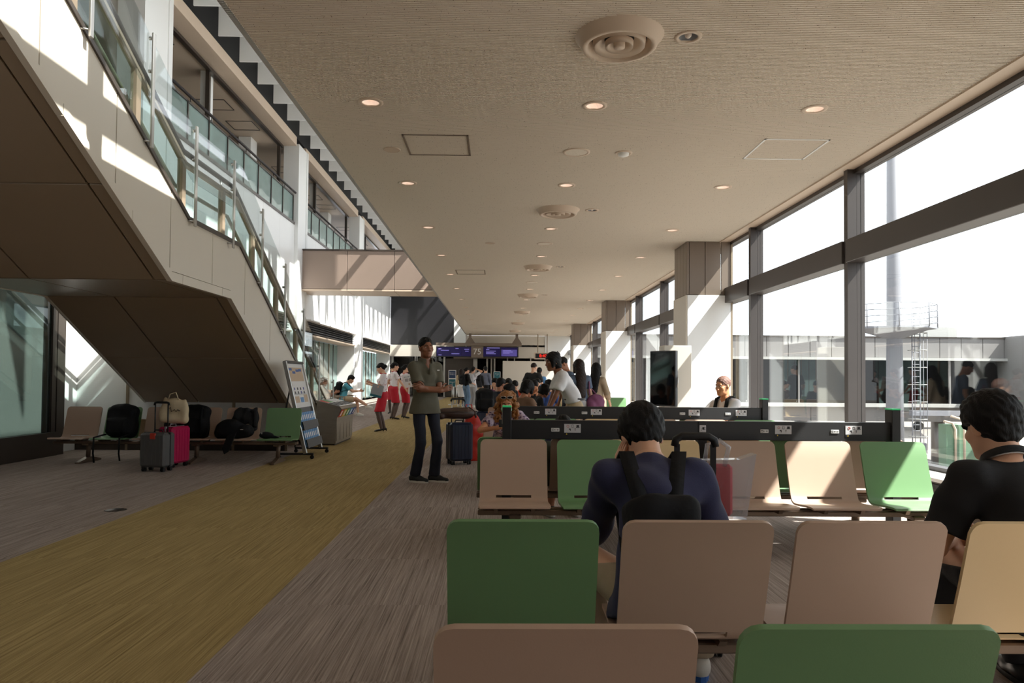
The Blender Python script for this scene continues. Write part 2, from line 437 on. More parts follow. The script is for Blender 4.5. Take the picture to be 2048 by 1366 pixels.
    # --- face details
    if detail:
        def ball(b, c, r, n=10, m=6):
            t = MB(); t.sphere((0, 0, 0), tuple(v * hs for v in r), n, m); c = hp(*c); b.add([tuple(c + HM @ V3(p)) for p in t.v], t.f, True)
        for q in (-1, 1):
            e = MB(); ball(e, (q * .031, .0735, .006), (.0125, .0118, .0062)); eo = e.build('eye', M['eye_white'], root)
            e = MB(); ball(e, (q * .031 + gaze[0], .0815, .006 + gaze[1]), (.0054, .0052, .0052), 8, 5); e.build('iris', M['eye_dark'], eo)
            b = MB(); b.tube([tuple(hp(q * .014, .0925, .0255)), tuple(hp(q * .031, .0905, .031)), tuple(hp(q * .05, .077, .025))], [.0038 * hs, .0045 * hs, .002 * hs], n=6)
            b.build('eyebrow', M[hair[1] if hair and hair[1] != 'hair_curl' else 'hair_dark'], root)
        l = MB(); ball(l, (0, .0885, -.0645), (.021, .009, .0065)); l.build('lips', M['lips_dark' if 'dark' in skin or 'tan' in skin else 'lips'], root)
    # --- hair
    if hair:
        st, hm = hair[0], hair[1]; h = SDF(); hk = dict(k=.02)
        if st in ('short', 'crop', 'thick'):
            t = {'short': .012, 'crop': .005, 'thick': .02}[st]; st_ = st; st = 'short' if st == 'thick' else st
            h.ell(hp(0, -.016, .04), V3(.077 + t, .094 + t, .084 + t * 1.3) * hs, HM, .02)
            if st == 'short': h.ell(hp(0, .04, .095), V3(.062, .048, .034) * hs, HM, .02); h.ell(hp(0, -.062, -.03), V3(.066, .042, .055) * hs, HM, .02)
            h.ell(hp(0, .1, -.01), V3(.068, .07, .072 if st == 'short' else .08) * hs, HM, .012, sub=True)
            for q in (-1, 1): h.ell(hp(q * .08, .04, -.035), V3(.03, .05, .06) * hs, HM, .01, sub=True)
            cuts = [(hp(0, -.05, -.075), HM @ V3(0, .3, -1))]
        elif st == 'bob':
            h.ell(hp(0, -.016, .035), V3(.09, .108, .098) * hs, HM, .02); h.cone(hp(0, -.03, .0), hp(0, -.045, -.07), .088 * hs, .08 * hs, .03, flat=(HM @ V3(0, 1, 0), .85))
            for q in (-1, 1): h.cone(hp(q * .066, .03, .02), hp(q * .068, .05, -.055), .026 * hs, .02 * hs, .035)
            h.ell(hp(0, .125, -.03), V3(.066, .1, .085) * hs, HM, .012, sub=True)
            cuts = [(hp(0, 0, -.1), HM @ V3(0, 0, -1))]
        elif st == 'bun':
            h.ell(hp(0, -.016, .035), V3(.084, .102, .092) * hs, HM, .02); h.ell(hp(0, -.118, .0), V3(.048, .044, .046) * hs, HM, .015); h.ell(hp(0, -.065, -.03), V3(.064, .042, .045) * hs, HM, .02)
            h.cone(hp(-.03, .075, .055), hp(.04, .08, .05), .02 * hs, .018 * hs, .015)
            h.ell(hp(0, .105, -.025), V3(.062, .07, .085) * hs, HM, .012, sub=True)
            for q in (-1, 1): h.ell(hp(q * .08, .04, -.04), V3(.03, .05, .055) * hs, HM, .01, sub=True)
            cuts = []
        elif st == 'long':
            ln = hair[2] if len(hair) > 2 else .38
            h.ell(hp(0, -.016, .035), V3(.09, .108, .098) * hs, HM, .02)
            p0 = hp(0, -.04, 0); p1 = V3(neck[0], neck[1] - .06 * s, neck[2] - .04 * s); p2 = V3(chest[0], chest[1] - .13 * s, neck[2] - ln * s)
            h.cone(p0, p1, .088 * hs, .09 * hs, .03, flat=(V3(0, 1, 0), .75)); h.cone(p1, p2, .092 * hs, .075 * hs, .03, flat=(V3(0, 1, 0), .5))
            for q in (-1, 1): h.cone(hp(q * .07, .02, .03), hp(q * .075, .02, -.1), .026 * hs, .028 * hs, .02)
            h.ell(hp(0, .115, -.03), V3(.06, .085, .095) * hs, HM, .012, sub=True)
            cuts = []
        elif st == 'curly':
            g = random.Random(4)
            h.ell(hp(0, -.016, .04), V3(.086, .1, .09) * hs, HM, .02)
            for q in (-1, 1):
                for i in range(46):
                    z = .07 - .3 * g.random(); a = g.uniform(-.09, .045); x = q * (.075 + g.uniform(.0, .055) * min(1, (.1 - z) * 6)); h.ell(hp(x, a, z), V3(.024, .024, .028) * hs, HM, .006)
            for i in range(30):
                h.ell(hp(g.uniform(-.08, .08), -.09 + g.uniform(-.03, .02), g.uniform(-.2, .05)), V3(.03, .03, .03) * hs, HM, .006)
            h.ell(hp(0, .11, -.03), V3(.06, .085, .098) * hs, HM, .012, sub=True)
            cuts = []
        mesh_obj('hair', [(*h.mesh(hres, wr=(.0028 if hair[0] == 'thick' else .0022) if st != 'curly' else .005, wf=150 if st != 'curly' else 130, cuts=cuts, seed=3, wdir=(1, .4, .25)), 0)], M[hm], root)
    # --- shirt
    if shirt:
        sm = shirt.get('mat'); sl = shirt.get('sleeve', .55); o = shirt.get('o', .014); hem = shirt.get('hem', -.06); loose = shirt.get('loose', 1.0)
        G = SDF(); low = pel + T0 @ V3(0, 0, hem * s)
        rw = (.112 if female else .118) * s * bw * loose + o
        [G.cone(low + V3(q * .06 * s, 0, 0), waist + V3(q * .026 * s, 0, 0), rw - .02 * s + (.022 * s if hem < 0 else -.004), (.09 if female else .096) * s * bw * loose + o, .04, flat=(fw0, .88)) for q in (-1, 1)]; G.cone(waist, chest, (.1 if female else .108) * s * bw * loose + o, .128 * s * bw * (tb * .5 + .5) + o, .05, flat=(fw, .78))
        if female: G.ell(chest + T1 @ V3(-.07, .085, .005) * s, V3(.06, .055, .06) * s, None, .04); G.ell(chest + T1 @ V3(.07, .085, .005) * s, V3(.06, .055, .06) * s, None, .04)
        G.cone(sh[0] * .75 + chest * .25, sh[1] * .75 + chest * .25, .064 * s * bw + o, .064 * s * bw + o, .04, flat=(fw, .88))
        for i in (0, 1): G.cone(neck - T2 @ V3(0, 0, .035 * s), sh[i], .044 * s + o * .6, .046 * s + o * .6, .02)
        G.cone(chest, neck - T2 @ V3(0, 0, .02 * s), .1 * s + o * .7, .058 * s, .03)
        for i in (0, 1):
            if sl <= 1:
                e_ = sh[i] + (el[i] - sh[i]) * sl; ax = unit(el[i] - sh[i])
                G.cone(sh[i], e_ + ax * .05, .049 * s * bw + o, (.047 * s * bw + o * 1.25) * shirt.get('cuff', 1.0), .025, clip=[(e_, ax)])
            else:
                G.cone(sh[i], el[i], .05 * s * bw + o, .041 * s + o, .025); e_ = el[i] + (wrp[i] - el[i]) * (sl - 1); ax = unit(wrp[i] - el[i])
                G.cone(el[i], e_ + ax * .03, .043 * s + o, .034 * s + o, .02, clip=[(e_, ax)])
        cuts = [(low, -(T0 @ V3(0, 0, 1)))]
        G.ell(neck + T2 @ V3(0, .012, .02) * s, V3(.062, .066, .05) * s, T2, .012, sub=True)
        if shirt.get('vneck'): G.ell(neck + T2 @ V3(0, .085, -.03) * s, V3(.028, .05, .06) * s, T2, .008, sub=True)
        so = mesh_obj('shirt', [(*G.mesh(res, wr=wr, wf=26, cuts=cuts, seed=int(loc[1] * 10) % 97), 0)], M[sm], root)
        if shirt.get('collar'):
            c = MB(); n = 20; pr = []
            for k in range(n + 1):
                a = R(28) + (2 * PI - R(56)) * k / n + PI / 2
                rr = .066 * s
                for j, (dr, dz) in enumerate(((0, .012), (.004, .035), (.016, .034), (.026, .0))):
                    fr = 1 - .25 * max(0, math.sin(a)); pr.append(tuple(neck + T2 @ V3((rr + dr * s) * math.cos(a), (rr + dr * s) * math.sin(a) * 1.05 + .012 * s, (dz - .022 * max(0, math.sin(a)) - (.02 if j == 3 and (k < 2 or k > n - 2) else 0)) * s)))
            c.add(pr, [(k * 4 + j, (k + 1) * 4 + j, (k + 1) * 4 + j + 1, k * 4 + j + 1) for k in range(n) for j in range(3)], True)
            c.build('collar', M[shirt['collar']], so, recalc=False)
    # --- trousers, shorts or skirt
    if bottom:
        kind, bm_ = bottom[0], bottom[1]; o = bottom[2] if len(bottom) > 2 else .014; G = SDF(); top = pel + T0 @ V3(0, 0, .1 * s)
        if kind == 'skirt':
            kz = bottom[3] if len(bottom) > 3 else .48
            G.cone(top, pel, .105 * s * bw, .128 * s * bw + .01, .05, flat=(fw0, .82)); m_ = V3(pel[0] * .4 + (kn[0] + kn[1])[0] * .3, pel[1] * .4 + (kn[0] + kn[1])[1] * .3, kz * s)
            G.cone(pel, m_, .135 * s * bw + .012, .125 * s * bw + .012, .04, flat=(V3(0, 1, 0), .85)); [G.cone(hip[i], kn[i], .083 * s * bw + .008, .068 * s + .01, .05) for i in (0, 1)]; cuts = [(top, T0 @ V3(0, 0, 1)), ((0, 0, kz * s + .0), (0, 0, -1))]
        else:
            G.cone(top, pel - V3(0, 0, .02), .104 * s * bw + o * .5, .114 * s * bw + o * .8, .03, flat=(fw0, .82)); cuts = [(top, T0 @ V3(0, 0, 1))]
            for i in (0, 1):
                if kind == 'shorts':
                    e_ = hip[i] + (kn[i] - hip[i]) * .8; ax = unit(kn[i] - hip[i]); G.cone(hip[i], e_ + ax * .04, .084 * s * bw + o, .066 * s * bw + o * 1.3, .035, clip=[(e_, ax)])
                else:
                    fl_ = bottom[3] if len(bottom) > 3 else 1.0
                    G.cone(hip[i], kn[i], .078 * s * bw + o * .9, .054 * s * bw + o, .02); e_ = an[i] + unit(kn[i] - an[i]) * .0; ax = unit(an[i] - kn[i])
                    G.cone(kn[i], e_ + ax * .04, .054 * s * bw + o, (.045 * s + o) * fl_, .03, clip=[(e_, ax)])
        tr = mesh_obj({'skirt': 'skirt', 'shorts': 'shorts'}.get(kind, 'trousers'), [(*G.mesh(res, wr=wr * .8, wf=22, cuts=cuts, seed=5), 0)], M[bm_], root)
        if kind == 'skirt' and shoes:
            G = SDF()
            for i in (0, 1): G.cone(hip[i], kn[i], .07 * s, .054 * s, .03); G.cone(kn[i], an[i], .056 * s, .037 * s, .02); G.cone(kn[i] * .65 + an[i] * .35, kn[i] * .3 + an[i] * .7, .054 * s, .042 * s, .02)
            mesh_obj('stockings', [(*G.mesh(res), 0)], M['stocking'], root)
    # --- shoes
    if shoes and legs:
        for i, q in enumerate((-1, 1)):
            fy = rotm(fyaw[i]); G = SDF(); a = an[i]; fl0 = a[2] - .085 * s
            def fp(x, y, z): return V3(a[0], a[1], fl0) + fy @ V3(x, y, z) * s
            if shoes[0] == 'heel':
                G.cone(fp(0, -.03, .06), fp(0, .13, .022), .033 * s, .03 * s, .02, flat=(V3(0, 0, 1), .8)); G.cone(fp(0, .13, .02), fp(0, .17, .014), .028 * s, .014 * s, .02, flat=(V3(0, 0, 1), .8)); G.cone(fp(0, -.045, .055), fp(0, -.05, .005), .018 * s, .009 * s, .01)
                G.ell(fp(0, .03, .1), V3(.025, .055, .045) * s, fy, .01, sub=True)
            else:
                G.cone(fp(0, -.04, .045), fp(0, .06, .04), .04 * s, .042 * s, .03, flat=(V3(0, 0, 1), 1.0)); G.cone(fp(0, .06, .038), fp(0, .15, .028), .043 * s, .034 * s, .03, flat=(V3(0, 0, 1), .8)); G.cone(fp(0, -.02, .06), fp(0, .0, .09), .04 * s, .038 * s, .03)
            so = mesh_obj('shoe', [(*G.mesh(min(res, .011), cuts=[((0, 0, fl0 + .012 * s), (0, 0, -1))] if shoes[0] != 'heel' else [((0, 0, fl0), (0, 0, -1))]), 0)], M[shoes[1]], root)
            if shoes[0] != 'heel':
                S2 = MB(); n = 18; ring = []
                for k in range(n):
                    t = 2 * PI * k / n; yy = .052 + .128 * math.cos(t); ww = .045 * abs(math.sin(t)) ** .7 * (1 if math.sin(t) > 0 else -1); ring.append((ww, yy))
                for zz in (0, .024): S2.v += [tuple(fp(x * 1.02, y, zz)) for x, y in ring]
                S2.f = [tuple(range(n))[::-1], tuple(range(n, 2 * n))] + [(k, (k + 1) % n, n + (k + 1) % n, n + k) for k in range(n)]; S2.m = [0] * len(S2.f); S2.sm = [False] * len(S2.f)
                S2.build('sole', M[shoes[2] if len(shoes) > 2 else 'sole_white'], so)
    J = dict(root=root, neck=neck, chest=chest, waist=waist, pel=pel, sh=sh, el=el, wr=wrp, hc=hc, HM=HM, hp=hp, T1=T1, T2=T2, s=s, kn=kn, an=an, res=res, tb=tb, bw=bw, fw=fw)
    if extras: extras(J)
    return J
# ------------------------------------------------------------------ the palette
M = MATS
mat('white_panel', (232, 232, 230), .35, var=.015, vs=1.2)
mat('white_wall', (226, 226, 224), .55, var=.02, vs=.8)
mat('white_gloss', (240, 241, 242), .12, var=.01, vs=1)
mat('cream_panel', (212, 205, 193), .4, var=.02, vs=1.5)
mat('stair_panel', (214, 206, 192), .38, var=.015, vs=1.5)
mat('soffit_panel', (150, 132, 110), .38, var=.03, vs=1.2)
mat('bronze_panel', (128, 114, 102), .38, metal=.25, var=.03, vs=2)
mat('beam_panel', (146, 128, 116), .42, metal=.1, var=.02, vs=1)
mat('joint_dark', (52, 46, 40), .7, var=.05)
mat('bronze_dark', (74, 66, 60), .35, metal=.35, var=.04, vs=3)
mat('mullion', (72, 66, 64), .38, metal=.3, var=.03, vs=3)
mat('soffit_beige', (206, 186, 166), .5, var=.015)
mat('black_wall', (34, 33, 36), .35, var=.05, vs=1)
mat('black_matte', (16, 16, 17), .7, var=.05)
mat('charcoal', (38, 38, 40), .45, var=.05, vs=8)
mat('rail_black', (44, 43, 44), .45, var=.04, vs=5, metal=.2)
mat('steel', (190, 188, 184), .28, metal=.9, var=.04, vs=5)
mat('steel_bin', (150, 143, 134), .36, metal=.55, var=.08, vs=4, stretch=(1, 1, 6))
mat('post_bronze', (150, 134, 114), .4, metal=.35, var=.04, vs=3)
mat('handrail', (38, 31, 31), .5, spec=.3, var=.05, vs=4)
mat('bench_bronze', (124, 106, 90), .4, metal=.45, var=.05, vs=6)
mat('chair_tan', (180, 153, 133), .42, var=.018, vs=5, bump=.03, bs=240)
mat('chair_green', (108, 145, 99), .42, var=.018, vs=5, bump=.03, bs=240)
mat('chair_yellow', (214, 187, 142), .42, var=.018, vs=5, bump=.03, bs=240)
mat('skin_light', (222, 172, 142), .5, var=.04, vs=14)
mat('skin_tan', (168, 112, 82), .48, var=.05, vs=14)
mat('skin_dark', (140, 90, 64), .46, var=.05, vs=14)
mat('skin_warm', (206, 142, 102), .5, var=.05, vs=14)
mat('lips', (176, 96, 86), .45, var=.02); mat('lips_dark', (120, 66, 56), .45, var=.02)
mat('eye_white', (226, 222, 218), .2, var=0.0); mat('eye_dark', (22, 14, 11), .1, var=0.0)
mat('hair_black', (13, 10, 9), .62, spec=.25, var=.2, vs=60, bump=.35, bs=180, stretch=(1, 1, .25))
mat('hair_dark', (36, 22, 17), .6, spec=.3, var=.2, vs=60, bump=.35, bs=180, stretch=(1, 1, .25))
mat('hair_curl', (150, 98, 48), .5, var=.3, vs=50, bump=.6, bs=120)
mat('hair_grey', (112, 78, 66), .6, var=.3, vs=90, bump=.3, bs=200)
mat('sole_white', (224, 220, 210), .5, var=.03); mat('sole_blue', (52, 104, 178), .5, var=.03)
mat('sneaker_black', (24, 25, 26), .6, var=.1); mat('sneaker_white', (222, 216, 204), .55, var=.06); mat('heel_black', (18, 17, 18), .25, var=.05)
mat('shoe_black', (20, 19, 19), .4, var=.08)
mat('stocking', (86, 66, 58), .6, var=.06)
mat('cloth_olive', (92, 88, 72), .85, var=.05, vs=30, bump=.1, bs=300, sheen=.1)
mat('cloth_navy', (40, 42, 74), .85, var=.06, vs=30, bump=.12, bs=240, sheen=.1)
mat('cloth_black', (22, 22, 25), .85, var=.08, vs=30, bump=.1, bs=240)
mat('denim_dark', (26, 30, 44), .85, var=.1, vs=30, bump=.15, bs=300)
mat('denim_blue', (104, 130, 160), .85, var=.1, vs=20, bump=.15, bs=300)
mat('cloth_white', (232, 230, 232), .85, var=.02, vs=30, bump=.06, bs=240)
mat('cloth_grey', (176, 176, 178), .85, var=.04, vs=30)
mat('cloth_slate', (82, 96, 116), .85, var=.05, vs=30)
mat('cloth_blue', (56, 84, 148), .85, var=.05, vs=30)
mat('cloth_check', (116, 122, 140), .85, var=.12, vs=60)
mat('cloth_teal', (92, 172, 192), .85, var=.05, vs=30)
mat('cloth_khaki', (198, 176, 144), .85, var=.04, vs=30, bump=.1, bs=240)
mat('cloth_sand', (170, 152, 128), .85, var=.05, vs=30)
mat('cloth_red', (190, 26, 46), .75, var=.04, vs=20)
mat('cloth_orange', (206, 84, 52), .85, var=.04, vs=20)
mat('cloth_brown', (120, 92, 72), .85, var=.05, vs=20)
mat('cloth_green', (46, 52, 38), .85, var=.15, vs=12, bump=.3, bs=60)
mat('cloth_purple', (112, 60, 92), .8, var=.06, vs=10, bump=.1, bs=120)
mat('mask_green', (168, 206, 176), .8, var=.02)
mat('nylon_black', (17, 17, 19), .75, spec=.25, var=.12, vs=8, bump=.35, bs=28)
mat('leather_brown', (66, 46, 40), .42, var=.12, vs=10, bump=.3, bs=26)
mat('case_grey', (92, 92, 92), .35, var=.04, vs=8); mat('case_navy', (36, 42, 62), .35, var=.05, vs=8)
mat('case_pink', (186, 32, 84), .25, var=.04, vs=8); mat('red_bag', (206, 50, 38), .45, var=.08, vs=8, bump=.3, bs=14)
mat('canvas', (214, 196, 162), .9, var=.05, vs=20, bump=.2, bs=160)
mat('rubber', (18, 18, 19), .6, var=.05)
mat('paper_white', (226, 224, 222), .6, var=.02, vs=2); mat('paper_grey', (150, 152, 156), .6, var=.04, vs=4)
mat('print_dark', (34, 34, 38), .6, var=0); mat('print_blue', (72, 100, 160), .6, var=.05); mat('print_teal', (30, 96, 108), .6, var=.03); mat('print_navy', (28, 54, 92), .6, var=.03)
mat('print_red', (206, 66, 46), .5, var=.02); mat('print_yellow', (226, 190, 60), .5, var=.02); mat('print_green', (84, 160, 82), .5, var=.02); mat('print_sky', (92, 146, 200), .5, var=.03); mat('print_indigo', (72, 80, 152), .5, var=.02)
mat('print_sand', (196, 170, 140), .5, var=.05)
mat('sticker', (206, 204, 206), .45, var=.02)
mat('led_green', (60, 190, 120), .4, var=0, emit=(60, 210, 130), es=.35)
mat('screen_blue', (22, 16, 66), .25, var=.2, vs=3, emit=(24, 14, 74), es=.7)
mat('screen_violet', (92, 84, 160), .25, var=.1, vs=3, emit=(96, 84, 176), es=.55)
mat('screen_text', (150, 140, 220), .4, var=0, emit=(140, 130, 220), es=.5)
mat('clock_red', (220, 40, 24), .4, var=0, emit=(255, 40, 20), es=2.2)
mat('lamp', (255, 240, 228), .4, var=0, emit=(255, 240, 232), es=9.0)
mat('lamp_can', (236, 222, 210), .4, var=.02)
mat('screen_off', (10, 11, 12), .06, var=.05)
mat('tarmac', (122, 115, 108), .9, var=.08, vs=.15)
mat('mast_grey', (122, 122, 128), .5, var=.04, vs=.6)
mat('ext_panel', (126, 122, 120), .45, var=.02, vs=.4)
mat('ext_white', (170, 168, 164), .5, var=.02)
mat('ext_green', (104, 132, 108), .5, var=.05, vs=2)
mat('ext_red', (196, 50, 48), .5, var=.03)
mat('plane_white', (225, 227, 230), .3, var=.02)
mat('tail_red', (200, 60, 44), .4, var=.03)
mat('light_cut_wall', (64, 58, 52), .7, var=.04, vs=.5)  # dark tone chosen to absorb light behind the camera
mat('back_room', (138, 120, 100), .6, var=.03, vs=.5)
mat('carpet_up', (120, 110, 98), .9, var=.05)
glass('window_glass', (244, 248, 248), .85)
glass('clerestory_glass', (236, 238, 238), .85)
glass('rail_glass', (226, 238, 236), .9)
glass('clear_glass', (240, 244, 244), .8)
glass('balcony_glass', (206, 228, 224), .9, haze=.45, haze_col=(196, 220, 216))
glass('door_glass', (150, 162, 158), .9, haze=.12, haze_col=(150, 165, 162))
glass('dark_glass', (60, 64, 70), 1.0)
glass('plastic_clear', (240, 240, 243), .7, haze=.22, haze_col=(235, 235, 238))
def carpet():
    m = bpy.data.materials.new('carpet'); m.use_nodes = True; N = m.node_tree.nodes; L = m.node_tree.links; b = N['Principled BSDF']
    b.inputs['Roughness'].default_value = .95; b.inputs['Specular IOR Level'].default_value = .15
    tc = N.new('ShaderNodeTexCoord'); sp = N.new('ShaderNodeSeparateXYZ'); L.new(tc.outputs['Object'], sp.inputs[0])
    def math_(op, a, bb=None, c=None):
        n = N.new('ShaderNodeMath'); n.operation = op
        for i, v in enumerate((a, bb, c)):
            if v is None: continue
            if isinstance(v, (int, float)): n.inputs[i].default_value = v
            else: L.new(v, n.inputs[i])
        return n.outputs[0]
    # tiles half a metre long: the thread lines jump from tile to tile
    ty = math_('FLOOR', math_('MULTIPLY', sp.outputs[1], 1.0)); tx = math_('FLOOR', math_('MULTIPLY', sp.outputs[0], 2.0))
    cb = N.new('ShaderNodeCombineXYZ'); L.new(math_('MULTIPLY', sp.outputs[0], 1.0), cb.inputs[0]); L.new(math_('MULTIPLY', sp.outputs[1], .012), cb.inputs[1]); L.new(math_('ADD', math_('MULTIPLY', ty, 3.17), math_('MULTIPLY', tx, 1.37)), cb.inputs[2])
    n1 = N.new('ShaderNodeTexNoise'); n1.inputs['Scale'].default_value = 105; n1.inputs['Detail'].default_value = 5; n1.inputs['Roughness'].default_value = .75; L.new(cb.outputs[0], n1.inputs['Vector'])
    n2 = N.new('ShaderNodeTexNoise'); n2.inputs['Scale'].default_value = 320; n2.inputs['Detail'].default_value = 2; L.new(tc.outputs['Object'], n2.inputs['Vector'])
    fac = math_('ADD', math_('MULTIPLY', n1.outputs['Fac'], .85), math_('MULTIPLY', n2.outputs['Fac'], .15))
    def ramp(cols):
        r = N.new('ShaderNodeValToRGB'); r.color_ramp.elements[0].position = .32; r.color_ramp.elements[0].color = srgb(cols[0]); r.color_ramp.elements[1].position = .70; r.color_ramp.elements[1].color = srgb(cols[1])
        L.new(fac, r.inputs[0]); return r.outputs[0]
    g = ramp(((104, 92, 85), (198, 182, 172))); y = ramp(((122, 101, 60), (198, 174, 122)))
    inside = math_('MULTIPLY', math_('GREATER_THAN', sp.outputs[0], -3.27), math_('LESS_THAN', sp.outputs[0], -1.25))
    mx = N.new('ShaderNodeMix'); mx.data_type = 'RGBA'; L.new(inside, mx.inputs[0]); L.new(g, mx.inputs[6]); L.new(y, mx.inputs[7]); L.new(mx.outputs[2], b.inputs['Base Color'])
    bp = N.new('ShaderNodeBump'); bp.inputs['Strength'].default_value = .35; bp.inputs['Distance'].default_value = .004; L.new(fac, bp.inputs['Height']); L.new(bp.outputs[0], b.inputs['Normal'])
    MATS['carpet'] = m
carpet()
def rockwool():
    m = bpy.data.materials.new('rockwool'); m.use_nodes = True; N = m.node_tree.nodes; L = m.node_tree.links; b = N['Principled BSDF']; b.inputs['Roughness'].default_value = .9; b.inputs['Specular IOR Level'].default_value = .2
    tc = N.new('ShaderNodeTexCoord'); mp = N.new('ShaderNodeMapping'); mp.inputs['Scale'].default_value = (80, 150, 80); L.new(tc.outputs['Object'], mp.inputs[0])
    n = N.new('ShaderNodeTexNoise'); n.inputs['Scale'].default_value = 1.0; n.inputs['Detail'].default_value = 2; L.new(mp.outputs[0], n.inputs['Vector'])
    r = N.new('ShaderNodeValToRGB'); r.color_ramp.elements[0].position = .29; r.color_ramp.elements[0].color = srgb((112, 90, 70)); r.color_ramp.elements[1].position = .33; r.color_ramp.elements[1].color = srgb((224, 214, 200)); L.new(n.outputs['Fac'], r.inputs[0])
    L.new(r.outputs[0], b.inputs['Base Color']); MATS['rockwool'] = m
rockwool()
def floral():
    m = bpy.data.materials.new('floral'); m.use_nodes = True; N = m.node_tree.nodes; L = m.node_tree.links; b = N['Principled BSDF']; b.inputs['Roughness'].default_value = .85
    tc = N.new('ShaderNodeTexCoord'); v = N.new('ShaderNodeTexVoronoi'); v.inputs['Scale'].default_value = 34; n = N.new('ShaderNodeTexNoise'); n.inputs['Scale'].default_value = 55
    L.new(tc.outputs['Object'], v.inputs['Vector']); L.new(tc.outputs['Object'], n.inputs['Vector'])
    r = N.new('ShaderNodeValToRGB'); e = r.color_ramp.elements; e[0].position = .3; e[0].color = srgb((52, 46, 80)); e[1].position = .62; e[1].color = srgb((196, 180, 196)); q = e.new(.48); q.color = srgb((104, 82, 116))
    a = N.new('ShaderNodeMath'); a.operation = 'ADD'; s2 = N.new('ShaderNodeMath'); s2.operation = 'MULTIPLY'; s2.inputs[1].default_value = .5; L.new(v.outputs['Distance'], s2.inputs[0]); L.new(s2.outputs[0], a.inputs[0])
    s3 = N.new('ShaderNodeMath'); s3.operation = 'MULTIPLY'; s3.inputs[1].default_value = .62; L.new(n.outputs['Fac'], s3.inputs[0]); L.new(s3.outputs[0], a.inputs[1]); L.new(a.outputs[0], r.inputs[0]); L.new(r.outputs[0], b.inputs['Base Color']); MATS['floral'] = m
floral()
def dotted():
    m = bpy.data.materials.new('blouse'); m.use_nodes = True; N = m.node_tree.nodes; L = m.node_tree.links; b = N['Principled BSDF']; b.inputs['Roughness'].default_value = .85
    tc = N.new('ShaderNodeTexCoord'); v = N.new('ShaderNodeTexVoronoi'); v.inputs['Scale'].default_value = 13; L.new(tc.outputs['Object'], v.inputs['Vector'])
    r = N.new('ShaderNodeValToRGB'); r.color_ramp.elements[0].position = .16; r.color_ramp.elements[0].color = srgb((178, 96, 104)); r.color_ramp.elements[1].position = .22; r.color_ramp.elements[1].color = srgb((236, 226, 228)); L.new(v.outputs['Distance'], r.inputs[0]); L.new(r.outputs[0], b.inputs['Base Color']); MATS['blouse'] = m
dotted()
# ================================================================== the hall: floor, ceiling, walls
CZ = 4.01                       # ceiling height
sbuild(MB().box(-14, 4.75, -3.5, 47.4, -.3, 0), 'floor', M['carpet'], 'striped grey carpet with a wide mustard walkway strip')
HOLES = [(x, 7.26 + 3.02 * k, .086) for x in (-1.31, .952, 3.2) for k in range(-2, 13)] + [(1.51, 5.76 + 6.03 * k, .076) for k in range(4)] + [(.955, 5.78 + 6.03 * k, .22) for k in range(-1, 7)]
def ribbed_ceiling():
    """ribs running across the hall, with openings left for the recessed fittings"""
    p = .028; y0, y1 = -3.5, 46.9; n = int((y1 - y0) / p); b = MB(); pr = ((0, 0), (.013, 0), (.015, .016), (.026, .016), (.028, 0))
    for i in range(n):
        y = y0 + i * p; near = sorted((hx - h, hx + h) for hx, hy, h in HOLES if abs(hy - y - p / 2) < h)
        segs = []; x = -2.1
        for a, c in near: segs.append((x, a)); x = c
        segs.append((x, 4.40))
        for a, c in segs:
            vs = []
            for dy, dz in pr: vs += [(a, y + dy, CZ + dz), (c, y + dy, CZ + dz)]
            b.add(vs, [(2 * j, 2 * j + 1, 2 * j + 3, 2 * j + 2) for j in range(4)])
    return b
sbuild(ribbed_ceiling(), 'ceiling', M['rockwool'], 'beige ribbed acoustic ceiling', recalc=False)
sbuild(MB().box(-2.1, 4.9, -3.5, 47, CZ + .25, 4.98).box(-2.1, -2.05, -3.5, 47, CZ, CZ + .25), 'roof', M['white_wall'], 'flat roof slab over the seating bay')
sbuild(MB().box(4.41, 4.76, -3.5, 46.9, CZ - .005, CZ + .01).box(4.40, 4.415, -3.5, 46.9, CZ - .02, CZ + .012), 'trim_1', M['soffit_beige'], 'smooth beige soffit strip above the windows')

# ---- window wall on the right: one bay per mullion
WY = [9.36 + 3.63 * k for k in range(-3, 11)]
def window_bay(i, y):
    y1 = y + 3.63; r = struct('window_%d' % (i + 1), 'tall window bay with dark frame and crossbar')
    MB().box(4.53, 4.65, y - .05, y + .05, .3, CZ).box(4.655, 4.76, y - .045, y + .045, .3, CZ).build('mullion', M['mullion'], r)
    MB().box(4.50, 4.76, y + .05, y1 - .05, 2.78, 3.08, b=.006).build('transom', M['mullion'], r)
    MB().box(4.62, 4.76, y + .05, y1 - .05, CZ - .06, CZ - .005).build('head_frame', M['mullion'], r)
    MB().box(4.62, 4.76, y + .05, y1 - .05, .3, .345).build('bottom_frame', M['mullion'], r)
    MB().box(4.70, 4.712, y + .045, y1 - .045, 3.08, CZ - .06).build('glass_pane', M['window_glass'], r)
    MB().box(4.70, 4.712, y + .045, y1 - .045, .345, 2.78).build('glass_pane', M['window_glass'], r)
    MB().box(4.27, 4.76, y - .05, y1 - .052, .262, .3, b=.004).build('sill', M['white_gloss'], r)
    b = MB().box(4.42, 4.76, y - .05, y1 - .052, 0, .262)
    b.build('sill_base', M['bronze_dark'], r)
    for k in range(2): MB().box(4.40, 4.42, y, y1 - .1, .06 + k * .1, .11 + k * .1).build('grille_bar', M['rail_black'], r)
for i, y in enumerate(WY): window_bay(i, y)

